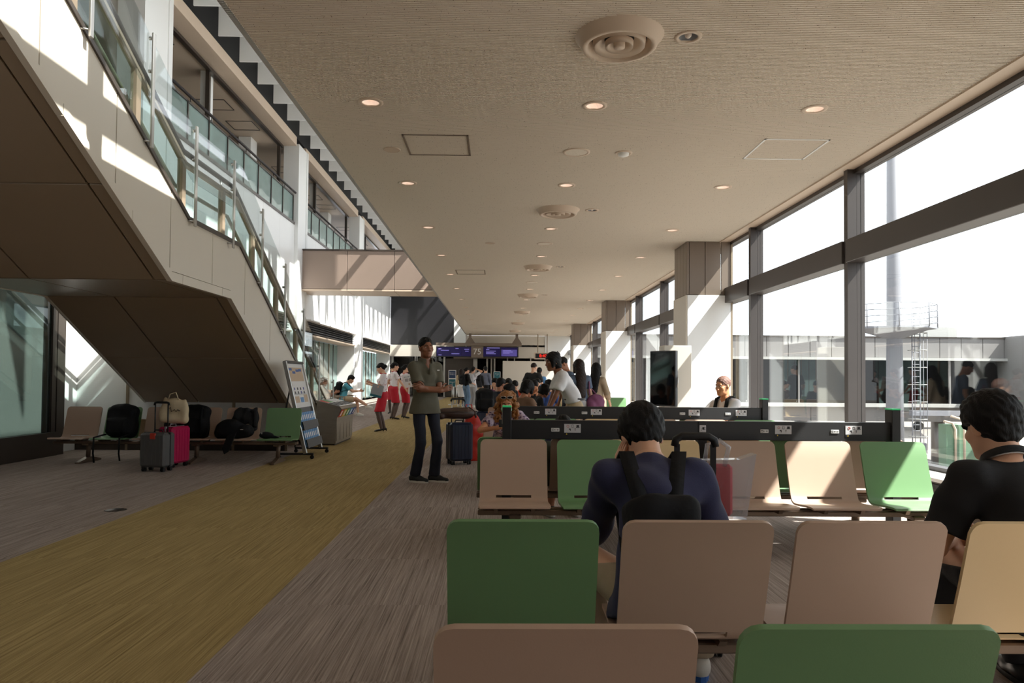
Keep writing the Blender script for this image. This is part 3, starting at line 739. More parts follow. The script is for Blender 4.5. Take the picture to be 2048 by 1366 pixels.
# ---- clad columns along the windows
def clad_column(y, i):
    r = struct('column', 'column clad in white glossy panel below and bronze boards above', (0, y, 0))
    x0, x1, d = 3.74, 4.40, 1.0
    MB().box(x0 + .03, x1, .03, d - .03, 0, CZ).build('core', M['joint_dark'], r)
    for k in range(3):
        a = x0 + .05 + k * .32; MB().box(a + .005, min(a + .315, 4.62), 0, .03, 2.94, CZ - .004, b=.004).build('board', M['bronze_panel'], r)
    MB().box(x0, x0 + .048, 0, .03, 2.94, CZ - .004, b=.004).build('board', M['bronze_panel'], r)
    for k in range(4):
        MB().box(x0 - .001, x0 + .03, .034 + k * .242, .27 + k * .242, 2.94, CZ - .004, b=.004).build('board', M['bronze_panel'], r)
    MB().box(x0 + .012, 4.62, -.02, .03, .06, 2.93, b=.004).build('white_panel', M['white_gloss'], r)
    MB().box(x0 - .02, x0 + .03, -.005, d, .06, 2.93, b=.004).build('side_panel', M['cream_panel'], r)
    MB().box(x0, 4.6, -.01, d, 0, .06).build('plinth', M['steel'], r)
    MB().box(4.62, 4.66, -.02, .05, 0, CZ - .004).build('edge_trim', M['post_bronze'], r)
for i, y in enumerate((3.45, 14.35, 25.3, 36.2)): clad_column(y, i)

# ---- left facade: three recessed bays with louvres and glazed doors, a gallery above
def facade_bay(n, y0, y1):
    r = struct('wall_left_%d' % n if n else 'wall_left', 'white wall bay with black louvre band and recessed glazed doors')
    k = 6; w = (y1 - y0) / k
    for i in range(k): MB().box(-7.25, -7.0, y0 + i * w + .004, y0 + (i + 1) * w - .004, 3.30, 6.45).build('wall_panel', M['white_panel'], r)
    MB().box(-7.85, -7.25, y0, y1, 2.80, 3.30).build('lintel', M['white_wall'], r)
    MB().box(-7.1, -6.78, y0 + .3, y1 - .5, 3.27, 3.32).build('ledge', M['white_panel'], r)
    MB().box(-7.2, -7.05, y0 + .3, y1 - .5, 2.82, 3.27).build('louvre_box', M['black_matte'], r)
    for j in range(5): MB().box(-7.06, -6.99, y0 + .3, y1 - .5, 2.86 + j * .085, 2.885 + j * .085).build('louvre_slat', M['charcoal'], r)
    MB().box(-7.5, -6.95, y0 + .1, y1 - .3, 2.74, 2.80).build('canopy', M['soffit_beige'], r)
    MB().box(-7.85, -7.0, y1 - .35, y1, 0, 2.80).build('return_wall', M['white_wall'], r)
    MB().box(-7.85, -7.0, y0, y0 + .2, 0, 2.80).build('return_wall', M['white_wall'], r)
    nd = 5; dw = (y1 - .35 - y0 - .2) / nd
    for j in range(nd):
        a = y0 + .2 + j * dw
        MB().box(-7.84, -7.78, a, a + .09, 0, 2.76).build('door_frame', M['post_bronze'], r)
        MB().box(-7.815, -7.805, a + .09, a + dw - .02, .02, 2.74).build('door_glass', M['balcony_glass'], r)
        MB().box(-7.84, -7.79, a + dw * .5 - .02, a + dw * .5 + .02, 0, 2.76).build('door_stile', M['bronze_dark'], r)
    MB().box(-7.01, -6.985, y0 + .0, y0 + .2, 0, .12).build('skirting', M['steel'], r)
for n, (a, b) in enumerate(((14.9, 24.75), (25.95, 35.6), (36.8, 46.95))): facade_bay(n, a, b)
sbuild(MB().box(-14, -7.3, 12.2, 47, -.01, .0), 'floor_lobby', M['carpet_up'], 'floor behind the glazed doors')
sbuild(MB().box(-9.2, -9.0, 12.2, 47, 0, 3.3), 'wall_lobby', M['white_wall'], 'pale wall behind the glazed doors')
for i, y in enumerate((13.95, 24.75, 35.6)):
    r = struct('column', 'square white column rising past the gallery on the left')
    MB().box(-7.4, -6.88, y, y + 1.15, 0, 9.2).build('shaft', M['white_panel'], r)
    MB().box(-6.885, -6.86, y + .98, y + 1.16, 0, 9.2).build('corner_guard', M['white_wall'], r)
    MB().box(-6.89, -6.865, y, y + 1.15, 0, .12).build('skirting', M['steel'], r)
# gallery level
def gallery(n, y0, y1, np_):
    r = struct('gallery', 'upper gallery with frosted glass parapet, bay %s' % ('nearest the stairs', 'beyond the footbridge', 'at the far end')[n])
    MB().box(-7.1, -6.97, y0, y1, 6.42, 6.50).build('kerb', M['bronze_dark'], r)
    w = (y1 - y0) / np_
    for i in range(np_):
        a = y0 + i * w
        MB().box(-7.06, -7.045, a + .03, a + w - .03, 6.53, 7.40).build('glass_panel', M['balcony_glass'], r)
        MB().box(-7.08, -7.02, a - .02, a + .02, 6.45, 7.44).build('post', M['bronze_dark'], r)
        MB().tube([(-6.98, a, 7.40), (-6.98, a, 7.49)], .012, 6).build('bracket', M['bronze_dark'], r)
    MB().box(-7.08, -7.02, y1 - .04, y1, 6.45, 7.44).build('post', M['bronze_dark'], r)
    MB().box(-7.08, -7.02, y0, y1, 7.40, 7.44).build('top_rail', M['bronze_dark'], r)
    MB().tube([(-6.98, y0, 7.52), (-6.98, y1 + .1, 7.52)], .035, 10).build('handrail', M['handrail'], r)
    MB().box(-7.35, -6.95, y0, y1, 9.12, 9.42).build('fascia', M['soffit_beige'], r)
    MB().box(-7.52, -7.40, y0, y1, 9.05, 9.13).build('track', M['bronze_dark'], r)
    for f in (.36, .985):
        yy = y0 + (y1 - y0) * f
        MB().box(-7.56, -7.46, yy - .05, yy + .05, 6.4, 9.12).build('mullion', M['bronze_dark'], r)
    yy = y0 + (y1 - y0) * .36
    MB().box(-7.75, -7.58, yy + .1, yy + .5, 6.4, 9.12).build('pilaster', M['white_wall'], r)
    MB().box(-8.6, -8.2, y1 - .9, y1 - .3, 6.4, 9.12).build('pier', M['white_wall'], r)
    for (xx, f) in ((-8.2, .18), (-8.3, .62), (-8.1, .8)):
        c = y0 + (y1 - y0) * f; t = MB()
        for s_ in (-1, 1): t.box(xx - .4, xx + .4, c + s_ * .4 - .012, c + s_ * .4 + .012, 9.118, 9.13); t.box(xx + s_ * .4 - .012, xx + s_ * .4 + .012, c - .4, c + .4, 9.118, 9.13)
        t.build('hatch_frame', M['bronze_dark'], r)
    for f in (.3, .55, .9):
        MB().lathe([(.0, -.03), (.12, -.035), (.13, -.02), (.2, -.05), (.24, -.02), (.27, 0)], 16, (-9.2, y0 + (y1 - y0) * f, 9.13)).build('diffuser', M['soffit_beige'], r)
for n, (a, b, k) in enumerate(((15.1, 24.7, 8), (25.9, 35.55, 8), (36.75, 46.9, 8))): gallery(n, a, b, k)
sbuild(MB().box(-14, -7.02, 12, 47, 6.15, 6.42), 'floor_gallery', M['carpet_up'], 'gallery floor slab')
sbuild(MB().box(-14, -7.3, -10, 47, 9.13, 9.4), 'ceiling_gallery', M['soffit_beige'], 'beige ceiling over the gallery')
sbuild(MB().box(-14.1, -13.9, -10, 47, 0, 9.4), 'wall_gallery', M['back_room'], 'back wall of the gallery')
sbuild(MB().box(-7.35, -6.98, -10, 47, 9.42, 12.0), 'wall_roof_edge', M['black_matte'], 'black band above the gallery fascia')
# near left: glazed screen, dark base, and the pale wall under the stairs
r = struct('wall_left_screen', 'glazed screen with dark base left of the stairs')
for k in range(6):
    y0 = -9.9 + k * 3.53
    MB().box(-6.862, -6.85, y0 + .06, y0 + 3.47, .36, 3.2).build('glass_pane', M['door_glass'], r)
    MB().box(-6.92, -6.82, y0 + 3.47, y0 + 3.57, .0, 3.2).build('mullion', M['bronze_dark'], r)
MB().box(-6.95, -6.80, -10, 11.35, 0, .36).build('base', M['bronze_dark'], r)
MB().box(-6.95, -6.80, -10, 11.35, 3.2, 6.4).build('upper_wall', M['white_panel'], r)
MB().box(-7.05, -6.82, 11.35, 11.55, 0, 3.2).build('corner_post', M['bronze_dark'], r)
MB().box(-7.1, -7.02, 11.55, 12.25, 0, 6.4).build('return_wall', M['white_wall'], r)
r2 = struct('wall_corridor', 'pale corridor wall seen through the glazed screen')
MB().box(-8.7, -8.6, -10, 12, 0, 3.2).build('wall', M['white_wall'], r2)
MB().box(-8.6, -8.57, -10, 12, .1, .8).build('dado', M['steel_bin'], r2)
MB().tube([(-8.45, -10, .98), (-8.45, 11.9, .98)], .03, 8).build('handrail', M['bronze_dark'], r2)
MB().box(-8.65, -6.9, -10, 12, 3.0, 3.2).build('ceiling_board', M['soffit_beige'], r2)
r = struct('wall_under_stairs', 'pale panelled wall standing under the stairs')
for k in range(4):
    a = -7.05 + k * .88; MB().box(a + .006, a + .874, 12.22, 12.3, .12, (2.75, 1.55, 1.0, .95)[k]).build('wall_panel', M['white_wall'], r)
    MB().box(a + .86, a + .90, 12.19, 12.22, 0, (1.9, 1.2, .9, .9)[k]).build('batten', M['post_bronze'], r)
MB().box(-7.05, -3.55, 12.2, 12.24, 0, .12).build('skirting', M['bronze_dark'], r)

# ---- footbridge beam crossing at the first left column
r = struct('beam', 'brown panelled footbridge beam crossing to the low ceiling')
MB().box(-6.98, -2.12, 25.42, 26.9, 4.30, 5.66).build('core', M['joint_dark'], r)
xs = (-6.98, -5.32, -3.67, -2.1)
for k in range(3):
    MB().box(xs[k] + .008, xs[k + 1] - .008, 25.38, 25.43, 4.32, 5.66, b=.006).build('front_panel', M['beam_panel'], r)
    MB().box(xs[k] + .008, xs[k + 1] - .008, 25.38, 26.9, 4.25, 4.305, b=.006).build('underside_panel', M['soffit_beige'], r)
MB().box(-6.98, -2.1, 25.34, 26.9, 5.66, 5.71).build('coping', M['bronze_dark'], r)

# ---- clerestory above the low roof, and the fins under the opaque roof deck
r = struct('window_clerestory', 'high clerestory glazing above the low ceiling')
for k in range(-3, 11):
    y = 9.36 + 3.63 * k
    MB().box(-2.2, -2.02, y - .09, y + .09, 4.98, 11.8).build('mullion', M['mullion'], r)
    MB().box(-2.105, -2.095, y + .09, y + 3.54, 5.1, 11.7).build('glass_pane', M['clerestory_glass'], r)
    if k % 3 == 0: MB().tube([(-2.3, y, 5.0), (-2.3, y + 3.63, 9.1)], .09, 8).build('brace', M['white_panel'], r)
    if k % 3 == 2: MB().tube([(-2.3, y, 9.1), (-2.3, y + 3.63, 5.0)], .09, 8).build('brace', M['white_panel'], r)
MB().box(-2.2, -2.02, -3.5, 47, 5.28, 5.40).build('transom', M['mullion'], r)
MB().box(-2.2, -2.02, -3.5, 47, 7.0, 7.14).build('transom', M['mullion'], r)
MB().box(-2.2, -2.02, -3.5, 47, 8.86, 9.0).build('transom', M['mullion'], r)
MB().box(-2.3, -1.9, -3.5, 47, 11.7, 12.1).build('edge_beam', M['white_panel'], r)
r = struct('roof_fins', 'white roof fins under the opaque black roof deck')
fin = None
for k in range(-14, 22):
    y = 16.9 + 1.385 * k
    if fin is None: fin = MB().box(-6.62, -2.3, -.02, .02, 9.2, 11.75).build('fin', M['white_panel'], r, (0, y, 0))
    else: link_copy(fin, r, (0, y, 0))
MB().box(-6.98, -2.3, -3.5, 47, 11.8, 12.0).build('roof_deck', M['black_matte'], r)

# ---- end wall with gate, and unseen light-cutting wall behind the camera
r = struct('wall_back', 'end wall with gate openings below a black upper panel')
MB().box(-7.0, -2.9, 47.0, 47.3, 3.36, 12).build('black_panel', M['black_wall'], r)
MB().box(-2.9, -2.05, 47.0, 47.3, 2.62, 12).build('white_wall', M['white_wall'], r)
MB().box(-2.05, 5.0, 47.0, 47.3, 3.2, CZ).build('white_wall', M['cream_panel'], r)
MB().box(-7.0, -2.9, 46.9, 47.3, 2.62, 3.36).build('lintel', M['cream_panel'], r)
MB().box(-2.1, -2.05, 45.5, 47.0, 2.62, CZ).build('pier', M['white_wall'], r)
MB().box(-7.9, 5.0, 48.6, 48.8, 0, 3.4).build('rear_wall', M['bronze_dark'], r)
MB().box(-2.9, 1.2, 46.95, 47.2, 2.5, 3.36).build('sign_lintel', M['bronze_panel'], r)
MB().box(1.2, 3.0, 46.95, 47.2, 2.55, 3.25).build('lintel_panel', M['cream_panel'], r)
MB().box(3.0, 5.0, 46.9, 47.2, 0, CZ).build('white_wall', M['white_wall'], r)
for x in (-6.9, -5.4, -5.35, -3.55): MB().box(x, x + .12, 46.9, 47.1, 0, 2.62).build('frame_post', M['steel'], r)
MB().box(-6.8, -3.55, 47.0, 47.02, .05, 2.6).build('gate_glass', M['dark_glass'], r)
MB().box(-3.4, -1.65, 46.98, 47.1, 0, 2.5).build('door_panel', M['bronze_dark'], r)
MB().box(-3.2, -1.85, 46.95, 46.98, .05, 2.2).build('door_leaf', M['bronze_dark'], r)
for x in (-1.62, -.78, -.5, -.3): MB().box(x, x + (.26 if x < -1 else .1), 46.85, 47.0, 0, 2.5).build('frame_post', M['steel'], r)
MB().box(-1.36, -.4, 46.93, 46.95, .05, 2.5).build('gate_glass', M['dark_glass'], r)
for x in (.55, 1.0, 2.05, 3.0): MB().box(x, x + .07, 46.88, 47.0, 0, 2.6).build('frame_post', M['steel'], r)
MB().box(-.2, 3.0, 46.95, 46.97, .05, 2.55).build('gate_glass', M['dark_glass'], r)
sbuild(MB().box(-7.9, 5.0, 47.0, 48.8, 3.3, 3.4), 'ceiling_gate', M['bronze_dark'], 'low dark ceiling behind the gate')
sbuild(MB().box(-7.9, 5.0, 47.2, 48.8, -.05, .001), 'floor_gate', M['carpet_up'], 'floor behind the gate')
sbuild(MB().box(-14, 5.0, -3.8, -3.5, 0, 12), 'wall_front', M['light_cut_wall'], 'unseen dark wall set close behind the camera to cut the light')  # out of view; moved close and darkened to reduce frontal light on the seats

# ================================================================== the stairs
SX0, SX1 = -5.9, -3.5
def soff(y):                  # underside of the stairs
    return 2.25 + .535 * (7.78 - y) if y < 7.78 else 2.25 if y < 9.49 else max(0, 2.25 - .535 * (y - 9.49))
def ptop(y):                  # top edge of the side panels
    return 2.98 + .535 * (8.18 - y) if y < 8.18 else 2.98 if y < 9.78 else 2.98 - .535 * (y - 9.78)
st = struct('stairs', 'tan panelled staircase with glass balustrade descending on the left')
JY = [1.0 + 1.13 * 0] + [2.12, 3.25, 4.38, 5.5, 6.62, 7.74, 8.88, 10.02, 11.15, 12.3, 13.42, 14.6]
KN = (7.78, 8.18, 9.49, 9.78, 13.695)
for side, x in ((1, SX1), (-1, SX0)):
    for i in range(len(JY) - 1):
        a, b = JY[i] + .008, JY[i + 1] - .008
        ys = sorted([a, b] + [k for k in KN if a < k < b])
        lo_ = [(y, min(soff(y) + .11, ptop(y) - .05)) for y in ys if True]; up = [(y, max(ptop(y), .05)) for y in ys][::-1]
        lo_ = [(y, z if soff(y) > 0 else max(0.0, min(z, .02))) for y, z in lo_]
        MB().prism(lo_ + up, 0, x - .03, x).build('side_panel', M['stair_panel'], st)
    for i in range(len(JY) - 2):
        a, b = JY[i] + .004 + .3, JY[i + 1] - .004 + .3; ys = sorted([a, b] + [k for k in KN if a < k < b])
        if soff(b) <= 0: b = 13.6; ys = [y for y in ys if y < 13.6] + [13.6]
        if a > 13.5: continue
        MB().prism([(y, soff(y)) for y in ys] + [(y, soff(y) + .10) for y in ys][::-1], 0, x - .045 * (1 if side > 0 else 0), x + .012 * side + (.045 if side < 0 else 0)).build('edge_trim', M['stair_panel'], st)
    ys = [1.0, 8.18, 9.78, 15.2]
    MB().prism([(y, ptop(y)) for y in ys] + [(y, ptop(y) + .05) for y in ys][::-1], 0, x - .06 if side > 0 else x - .02, x + .02 if side > 0 else x + .06).build('coping', M['bronze_dark'], st)
cols = ((SX0 + .03, -5.0), (-5.0, -3.68), (-3.68, SX1 - .03))
SJ = [1.0, 2.4, 3.8, 5.2, 6.5, 7.78, 9.49, 10.9, 12.3, 13.62]
for (a, b) in zip(SJ[:-1], SJ[1:]):
    for c0, c1 in cols:
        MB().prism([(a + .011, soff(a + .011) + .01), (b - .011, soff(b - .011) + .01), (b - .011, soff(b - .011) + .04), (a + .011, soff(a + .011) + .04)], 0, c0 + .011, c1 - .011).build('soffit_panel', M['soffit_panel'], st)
ys = [1.0, 7.78, 9.49, 13.6]
MB().prism([(y, soff(y) + .045) for y in ys] + [(y, soff(y) + .12) for y in ys][::-1], 0, SX0 + .04, SX1 - .04).build('carriage', M['joint_dark'], st)
stp = MB().box(SX0 + .06, SX1 - .06, -.33, 0, -.17, 0).build('step', M['cream_panel'], st, (0, 14.7, .17))
for k in range(1, 15): link_copy(stp, st, (0, 14.7 - .317 * k, .17 * (k + 1)))
MB().box(SX0 + .06, SX1 - .06, 8.2, 9.97, 2.40, 2.55).build('landing', M['cream_panel'], st)
for k in range(1, 23): link_copy(stp, st, (0, 8.2 - .317 * (k - 1), 2.55 + .17 * k))
PY = (2.6, 3.72, 4.85, 5.98, 7.07, 8.12, 9.3, 10.45, 11.6, 12.75, 13.9, 15.1)
for side, x in ((1, SX1 - .06), (-1, SX0 + .06)):
    for i, y in enumerate(PY):
        z = ptop(y) + .05
        MB().box(x - .03, x + .03, y - .045, y + .045, z - .05, z + .60).build('balustrade_post', M['post_bronze'], st)
        MB().tube([(x, y, z + .60), (x - .025 * side, y, z + .72)], .012, 6).build('rail_bracket', M['steel'], st)
        if side > 0:
            MB().box(x + .115, x + .135, y + .06, y + .11, z - .14, z + 1.0, b=.003).build('glass_post', M['steel'], st)
            for h in (.62, .95): MB().tube([(x + .08, y + .085, z + h), (x + .12, y + .085, z + h)], .018, 8).build('glass_clamp', M['steel'], st)
            MB().tube([(x + .03, y + .03, z - .08), (x + .13, y + .085, z - .08)], .01, 6).build('post_pin', M['steel'], st)
        if i + 1 < len(PY):
            y2 = PY[i + 1]; ys = sorted([y + .06, y2 - .06] + [k for k in (8.18, 9.78) if y + .06 < k < y2 - .06])
            MB().prism([(q, ptop(q) + .07) for q in ys] + [(q, ptop(q) + .60) for q in ys][::-1], 0, x - .006, x + .006).build('balustrade_glass', M['rail_glass'], st)
            if side > 0:
                ys = sorted([y + .07, y2 + .04] + [k for k in (8.18, 9.78) if y + .07 < k < y2 + .04])
                MB().prism([(q, ptop(q) + .45) for q in ys] + [(q, ptop(q) + 1.06) for q in ys][::-1], 0, x + .088, x + .1).build('guard_glass', M['clear_glass'], st)
    pts = [(x, y, ptop(y) + .66) for y in (2.6, 8.0, 8.18, 8.35, 9.6, 9.78, 9.95, 15.1)]
    MB().prism([(p[1], p[2] - .03) for p in pts] + [(p[1], p[2] + .01) for p in pts][::-1], 0, x - .035, x + .035).build('top_rail', M['post_bronze'], st)
    MB().tube([(x - .025 * side, p[1], p[2] + .14) for p in pts], .032, 10).build('handrail', M['handrail'], st)
    MB().tube([(x - .11 * side, p[1], p[2] - .25) for p in pts], .025, 8).build('lower_handrail', M['post_bronze'], st)
# ================================================================== ceiling fittings
def ceiling_set():
    def ring(r0, r1, z): return [(r0, z), (r0, z - .006), (r1, z - .004), (r1, z)]
    d = thing('downlight', '', 'downlight'); MB().lathe([(.085, .001), (.088, -.008), (.125, -.006), (.128, .004)], 24).build('trim_ring', M['soffit_beige'], d)
    MB().lathe([(.086, 0), (.07, .06), (.0, .062)], 20).build('reflector', M['lamp_can'], d); MB().lathe([(.058, .05), (.0, .046)], 16).build('lamp', M['lamp'], d)
    col = ('stair side', 'middle', 'window side'); first = True
    for ci, x in enumerate((-1.31, .952, 3.2)):
        for k in range(-2, 13):
            y = 7.26 + 3.02 * k
            o = d if first else copy_tree(d); first = False; o.location = (x, y, CZ - .001)
            nn = ('behind the camera' if k < 0 else 'nearest the camera' if k == 0 else '%s from the camera' % ('second', 'third', 'fourth', 'fifth', 'sixth', 'seventh', 'eighth', 'ninth', 'tenth', 'eleventh', 'twelfth')[k - 1] if k < 12 else 'farthest') 
            tag(o, 'round recessed downlight in the %s row, %s' % (col[ci], nn if k >= 0 else ('just behind the camera' if k == -1 else 'farthest behind the camera')), 'downlight', 'recessed downlights')
    v = thing('ceiling_diffuser', '', 'air diffuser'); MB().lathe([(.36, .006), (.355, -.004), (.335, -.012), (.30, -.085), (.265, -.088), (.25, -.06), (.22, -.02)], 36).build('outer_cone', M['soffit_beige'], v)
    MB().lathe([(.215, -.03), (.205, -.085), (.16, -.05), (.12, -.02)], 32).build('ring_cone', M['soffit_beige'], v)
    MB().lathe([(.115, -.04), (.11, -.09), (.075, -.06), (.05, -.03)], 28).build('ring_cone', M['soffit_beige'], v)
    MB().lathe([(.048, -.05), (.045, -.09), (.0, -.085)], 20).build('centre_cone', M['soffit_beige'], v)
    MB().lathe([(.25, -.012), (.0, -.012)], 24).build('throat', M['black_matte'], v)
    for k in range(-1, 7):
        o = v if k == -1 else copy_tree(v); o.location = (.955, 5.78 + 6.03 * k, CZ)
        tag(o, 'round ceiling air diffuser, %s' % ('behind the camera', 'largest and nearest', 'second nearest', 'third nearest', 'fourth nearest', 'fifth nearest', 'sixth nearest', 'farthest')[k + 1], 'air diffuser', 'round ceiling diffusers')
    s = thing('ceiling_spotlight', '', 'spotlight'); MB().lathe([(.075, .001), (.078, -.008), (.11, -.006), (.112, .004)], 22).build('trim_ring', M['soffit_beige'], s); MB().lathe([(.075, 0), (.06, .05), (0, .05)], 18).build('reflector', M['paper_grey'], s); MB().sphere((.0, .0, .02), .03).build('bulb', M['lamp_can'], s)
    for k in range(0, 4):
        o = s if k == 0 else copy_tree(s); o.location = (1.51, 5.76 + 6.03 * k, CZ)
        tag(o, 'small unlit spotlight beside the %s air diffuser' % ('nearest', 'second', 'third', 'fourth')[k], 'spotlight', 'unlit spotlights')
    sp = thing('ceiling_speaker', '', 'speaker'); MB().lathe([(.13, -.004), (.135, -.01), (.165, -.008), (.168, .004)], 24).build('trim_ring', M['soffit_beige'], sp); MB().lathe([(.132, -.006), (0, -.008)], 24).build('grille', M['rockwool'], sp)
    for k in range(3):
        o = sp if k == 0 else copy_tree(sp); o.location = (.93, 8.77 + 6.02 * k, CZ)
        tag(o, 'flush round ceiling speaker, %s of the middle line' % ('nearest', 'second', 'third')[k], 'speaker', 'ceiling speakers')
    for (x, y), l in (((-1.316, 8.77), 'small flush round cover beside the left ceiling hatch'), ((-.19, 14.79), 'small flush round cover left of the second speaker')):
        o = thing('ceiling_cover', l, 'cover plate', (x, y, CZ)); MB().lathe([(.085, -.004), (.09, -.01), (.105, -.006), (.107, .004)], 20).build('rim', M['soffit_beige'], o); MB().lathe([(.088, -.006), (0, -.009)], 20).build('plate', M['soffit_beige'], o)
    o = thing('smoke_detector', 'small domed smoke detector right of the ceiling speaker', 'smoke detector', (1.508, 8.78, CZ)); MB().lathe([(.11, .002), (.105, -.008), (.08, -.01), (.075, .001)], 22).build('base_ring', M['soffit_beige'], o); MB().lathe([(.07, .0), (.066, -.03), (.03, -.045), (0, -.045)], 20).build('dome', M['white_panel'], o)
    for (x, y), l in (((-.745, 8.585), 'square ceiling access hatch on the left of the speaker'), ((3.41, 8.56), 'square ceiling access hatch near the windows'), ((-.745, 18.9), 'far square ceiling access hatch')):
        o = thing('access_hatch', l, 'access hatch', (x, y, CZ), group='ceiling access hatches'); h = .38
        for k in range(4):
            a = k * PI / 2; MB().box(-h, h, h - .022, h, -.006, .002, T=Matrix.Rotation(a, 4, 'Z')).build('frame_bar', M['bronze_panel' if x < 3 else 'white_panel'], o)
ceiling_set()
o = thing('floor_cap', 'round dark floor outlet cap set in the grey carpet', 'floor outlet', (-3.512, 6.775, 0)); MB().lathe([(.0, .006), (.07, .006), (.085, .001)], 24).build('lid', M['bronze_dark'], o); MB().lathe([(.085, .003), (.095, .0)], 24).build('rim', M['joint_dark'], o)

# ================================================================== beam seating
PITCH = .583
def chair_shell():
    prof = [(.252, .338), (.246, .349), (.228, .354), (.15, .352), (.05, .343), (-.03, .336), (-.075, .337), (-.10, .346), (-.113, .355), (-.122, .373), (-.130, .395), (-.150, .455), (-.178, .55), (-.206, .645), (-.232, .735), (-.239, .750), (-.244, .764), (-.247, .772), (-.249, .776)]
    us = [-1, -.97, -.88, -.52, -.2, .2, .52, .88, .97, 1]; hw = .2525; bm = bmesh.new(); g = []
    for j, (y, z) in enumerate(prof):
        row = []; rc = .04
        hwj = hw
        d = prof[-1][1] - z
        if j > 10 and d < rc: hwj = hw - rc + math.sqrt(max(0, rc * rc - (rc - d) ** 2))
        if j < 3: hwj = hw - (.012, .005, 0)[j]
        for u in us:
            lift = .012 * max(0, abs(u) - .5) * (1 if 6 <= j <= 9 else .4 if j in (5, 10, 11) else 0)
            row.append(bm.verts.new((u * hwj, y + lift, z - lift * 0)))
        g.append(row)
    for j in range(len(prof) - 1):
        for i in range(len(us) - 1):
            if j == 8 and 3 <= i <= 5: continue      # the drain slot at the foot of the back
            f = bm.faces.new((g[j][i], g[j][i + 1], g[j + 1][i + 1], g[j + 1][i])); f.smooth = True
    bmesh.ops.recalc_face_normals(bm, faces=bm.faces)
    bmesh.ops.solidify(bm, geom=bm.faces[:], thickness=.014)
    me = bpy.data.meshes.new('seat_shell'); bm.to_mesh(me); bm.free()
    return me
SHELL = {}
for c in ('tan', 'green', 'yellow'):
    me = chair_shell(); me.materials.append(M['chair_' + c]); SHELL[c] = me
    for p in me.polygons: p.use_smooth = True
    me.set_sharp_from_angle(angle=R(42))
LEG = None; BRK = None
def bench(label, cols, loc, rotz, legs, group='beam seats in the waiting rows'):
    """a row of moulded seats on one beam; origin on the floor under the first seat's left edge, facing +y"""
    global LEG, BRK
    n = len(cols); b = thing('beam_bench', label, 'bench', loc, R(rotz), group)
    for i, c in enumerate(cols):
        o = bpy.data.objects.new('seat_shell', SHELL[c]); COL.objects.link(o); o.parent = b; o.location = (PITCH * (i + .5), 0, 0)
    w = PITCH * n
    MB().box(.03, w - .03, .045, .095, .262, .300, b=.006).box(.03, w - .03, -.055, -.005, .262, .300, b=.006).build('beam', M['bench_bronze'], b)
    for i in range(n):
        for dx in (-.13, .13):
            x = PITCH * (i + .5) + dx
            if BRK is None:
                BRK = MB().prism([(-.075, .297), (.19, .297), (.215, .336), (.19, .34), (.14, .318), (-.05, .315), (-.085, .328), (-.1, .322)], 0, -.014, .014).build('seat_bracket', M['bench_bronze'], b, (x, 0, 0))
            else: link_copy(BRK, b, (x, 0, 0), 0)
    for x in legs:
        if LEG is None:
            t = MB(); t.tube([(0, .02, .265), (0, .02, .18), (0, .03, .06)], [.036, .03, .032], 12); t.box(-.045, .045, -.08, .12, .24, .27, b=.008)
            t.prism([(-.26, 0), (.30, 0), (.305, .022), (.18, .045), (.06, .075), (.0, .075), (-.15, .045), (-.265, .022)], 0, -.03, .03)
            LEG = t.build('leg', M['bench_bronze'], b, (x, 0, 0))
        else: link_copy(LEG, b, (x, 0, 0), 0)
    return b
T_, G_, Y_ = 'tan', 'green', 'yellow'
XA = -.205
bench('front row of beam seats at the bottom edge, tan then green', (T_, G_, T_), (-.158, 1.635, 0), 0, (.29, 1.46))
bench('second row of beam seats, dark green at the aisle, backs to the viewer', (G_, T_, T_, Y_, T_, G_), (-.205, 2.655, 0), 0, (.29, 1.75, 3.2))
bench('row of beam seats facing the viewer below the nearer charging rail', (T_, G_, Y_, T_, T_, G_)[::-1], (-.2 + 6 * PITCH + .03, 5.30, 0), 180, (.29, 1.75, 3.2))
bench('row of beam seats facing away behind the nearer charging rail', (G_, T_, Y_, Y_, G_, T_), (-.2, 6.02, 0), 0, (.29, 1.75, 3.2))
bench('row of beam seats facing the viewer below the farther charging rail', (T_, G_, Y_, T_, T_, G_)[::-1], (-.2 + 6 * PITCH, 8.22, 0), 180, (.29, 1.75, 3.2))
bench('row of beam seats facing away behind the farther charging rail', (G_, G_, T_, T_, G_, T_), (-.2, 8.92, 0), 0, (.29, 1.75, 3.2))
bench('row of beam seats facing the viewer, third pair from the camera', (T_, T_, G_, T_), (-.2 + 4 * PITCH, 11.4, 0), 180, (.29, 2.04))
bench('row of beam seats in front of the second column, tan and green', (T_, Y_, T_, Y_, T_, G_)[::-1], (-.2 + 6 * PITCH, 18.2, 0), 180, (.29, 1.75, 3.2))
bench('farthest row of beam seats, mostly hidden by waiting people', (G_, T_, T_, G_, G_, T_)[::-1], (-.2 + 6 * PITCH, 21.3, 0), 180, (.29, 1.75, 3.2))
bench('row of six beam seats under the stairs, luggage on them', (T_, G_, T_, T_, T_, G_)[::-1], (-2.86, 10.55, 0), 180, (.3, 1.46, 3.0), 'beam seats in the waiting rows')

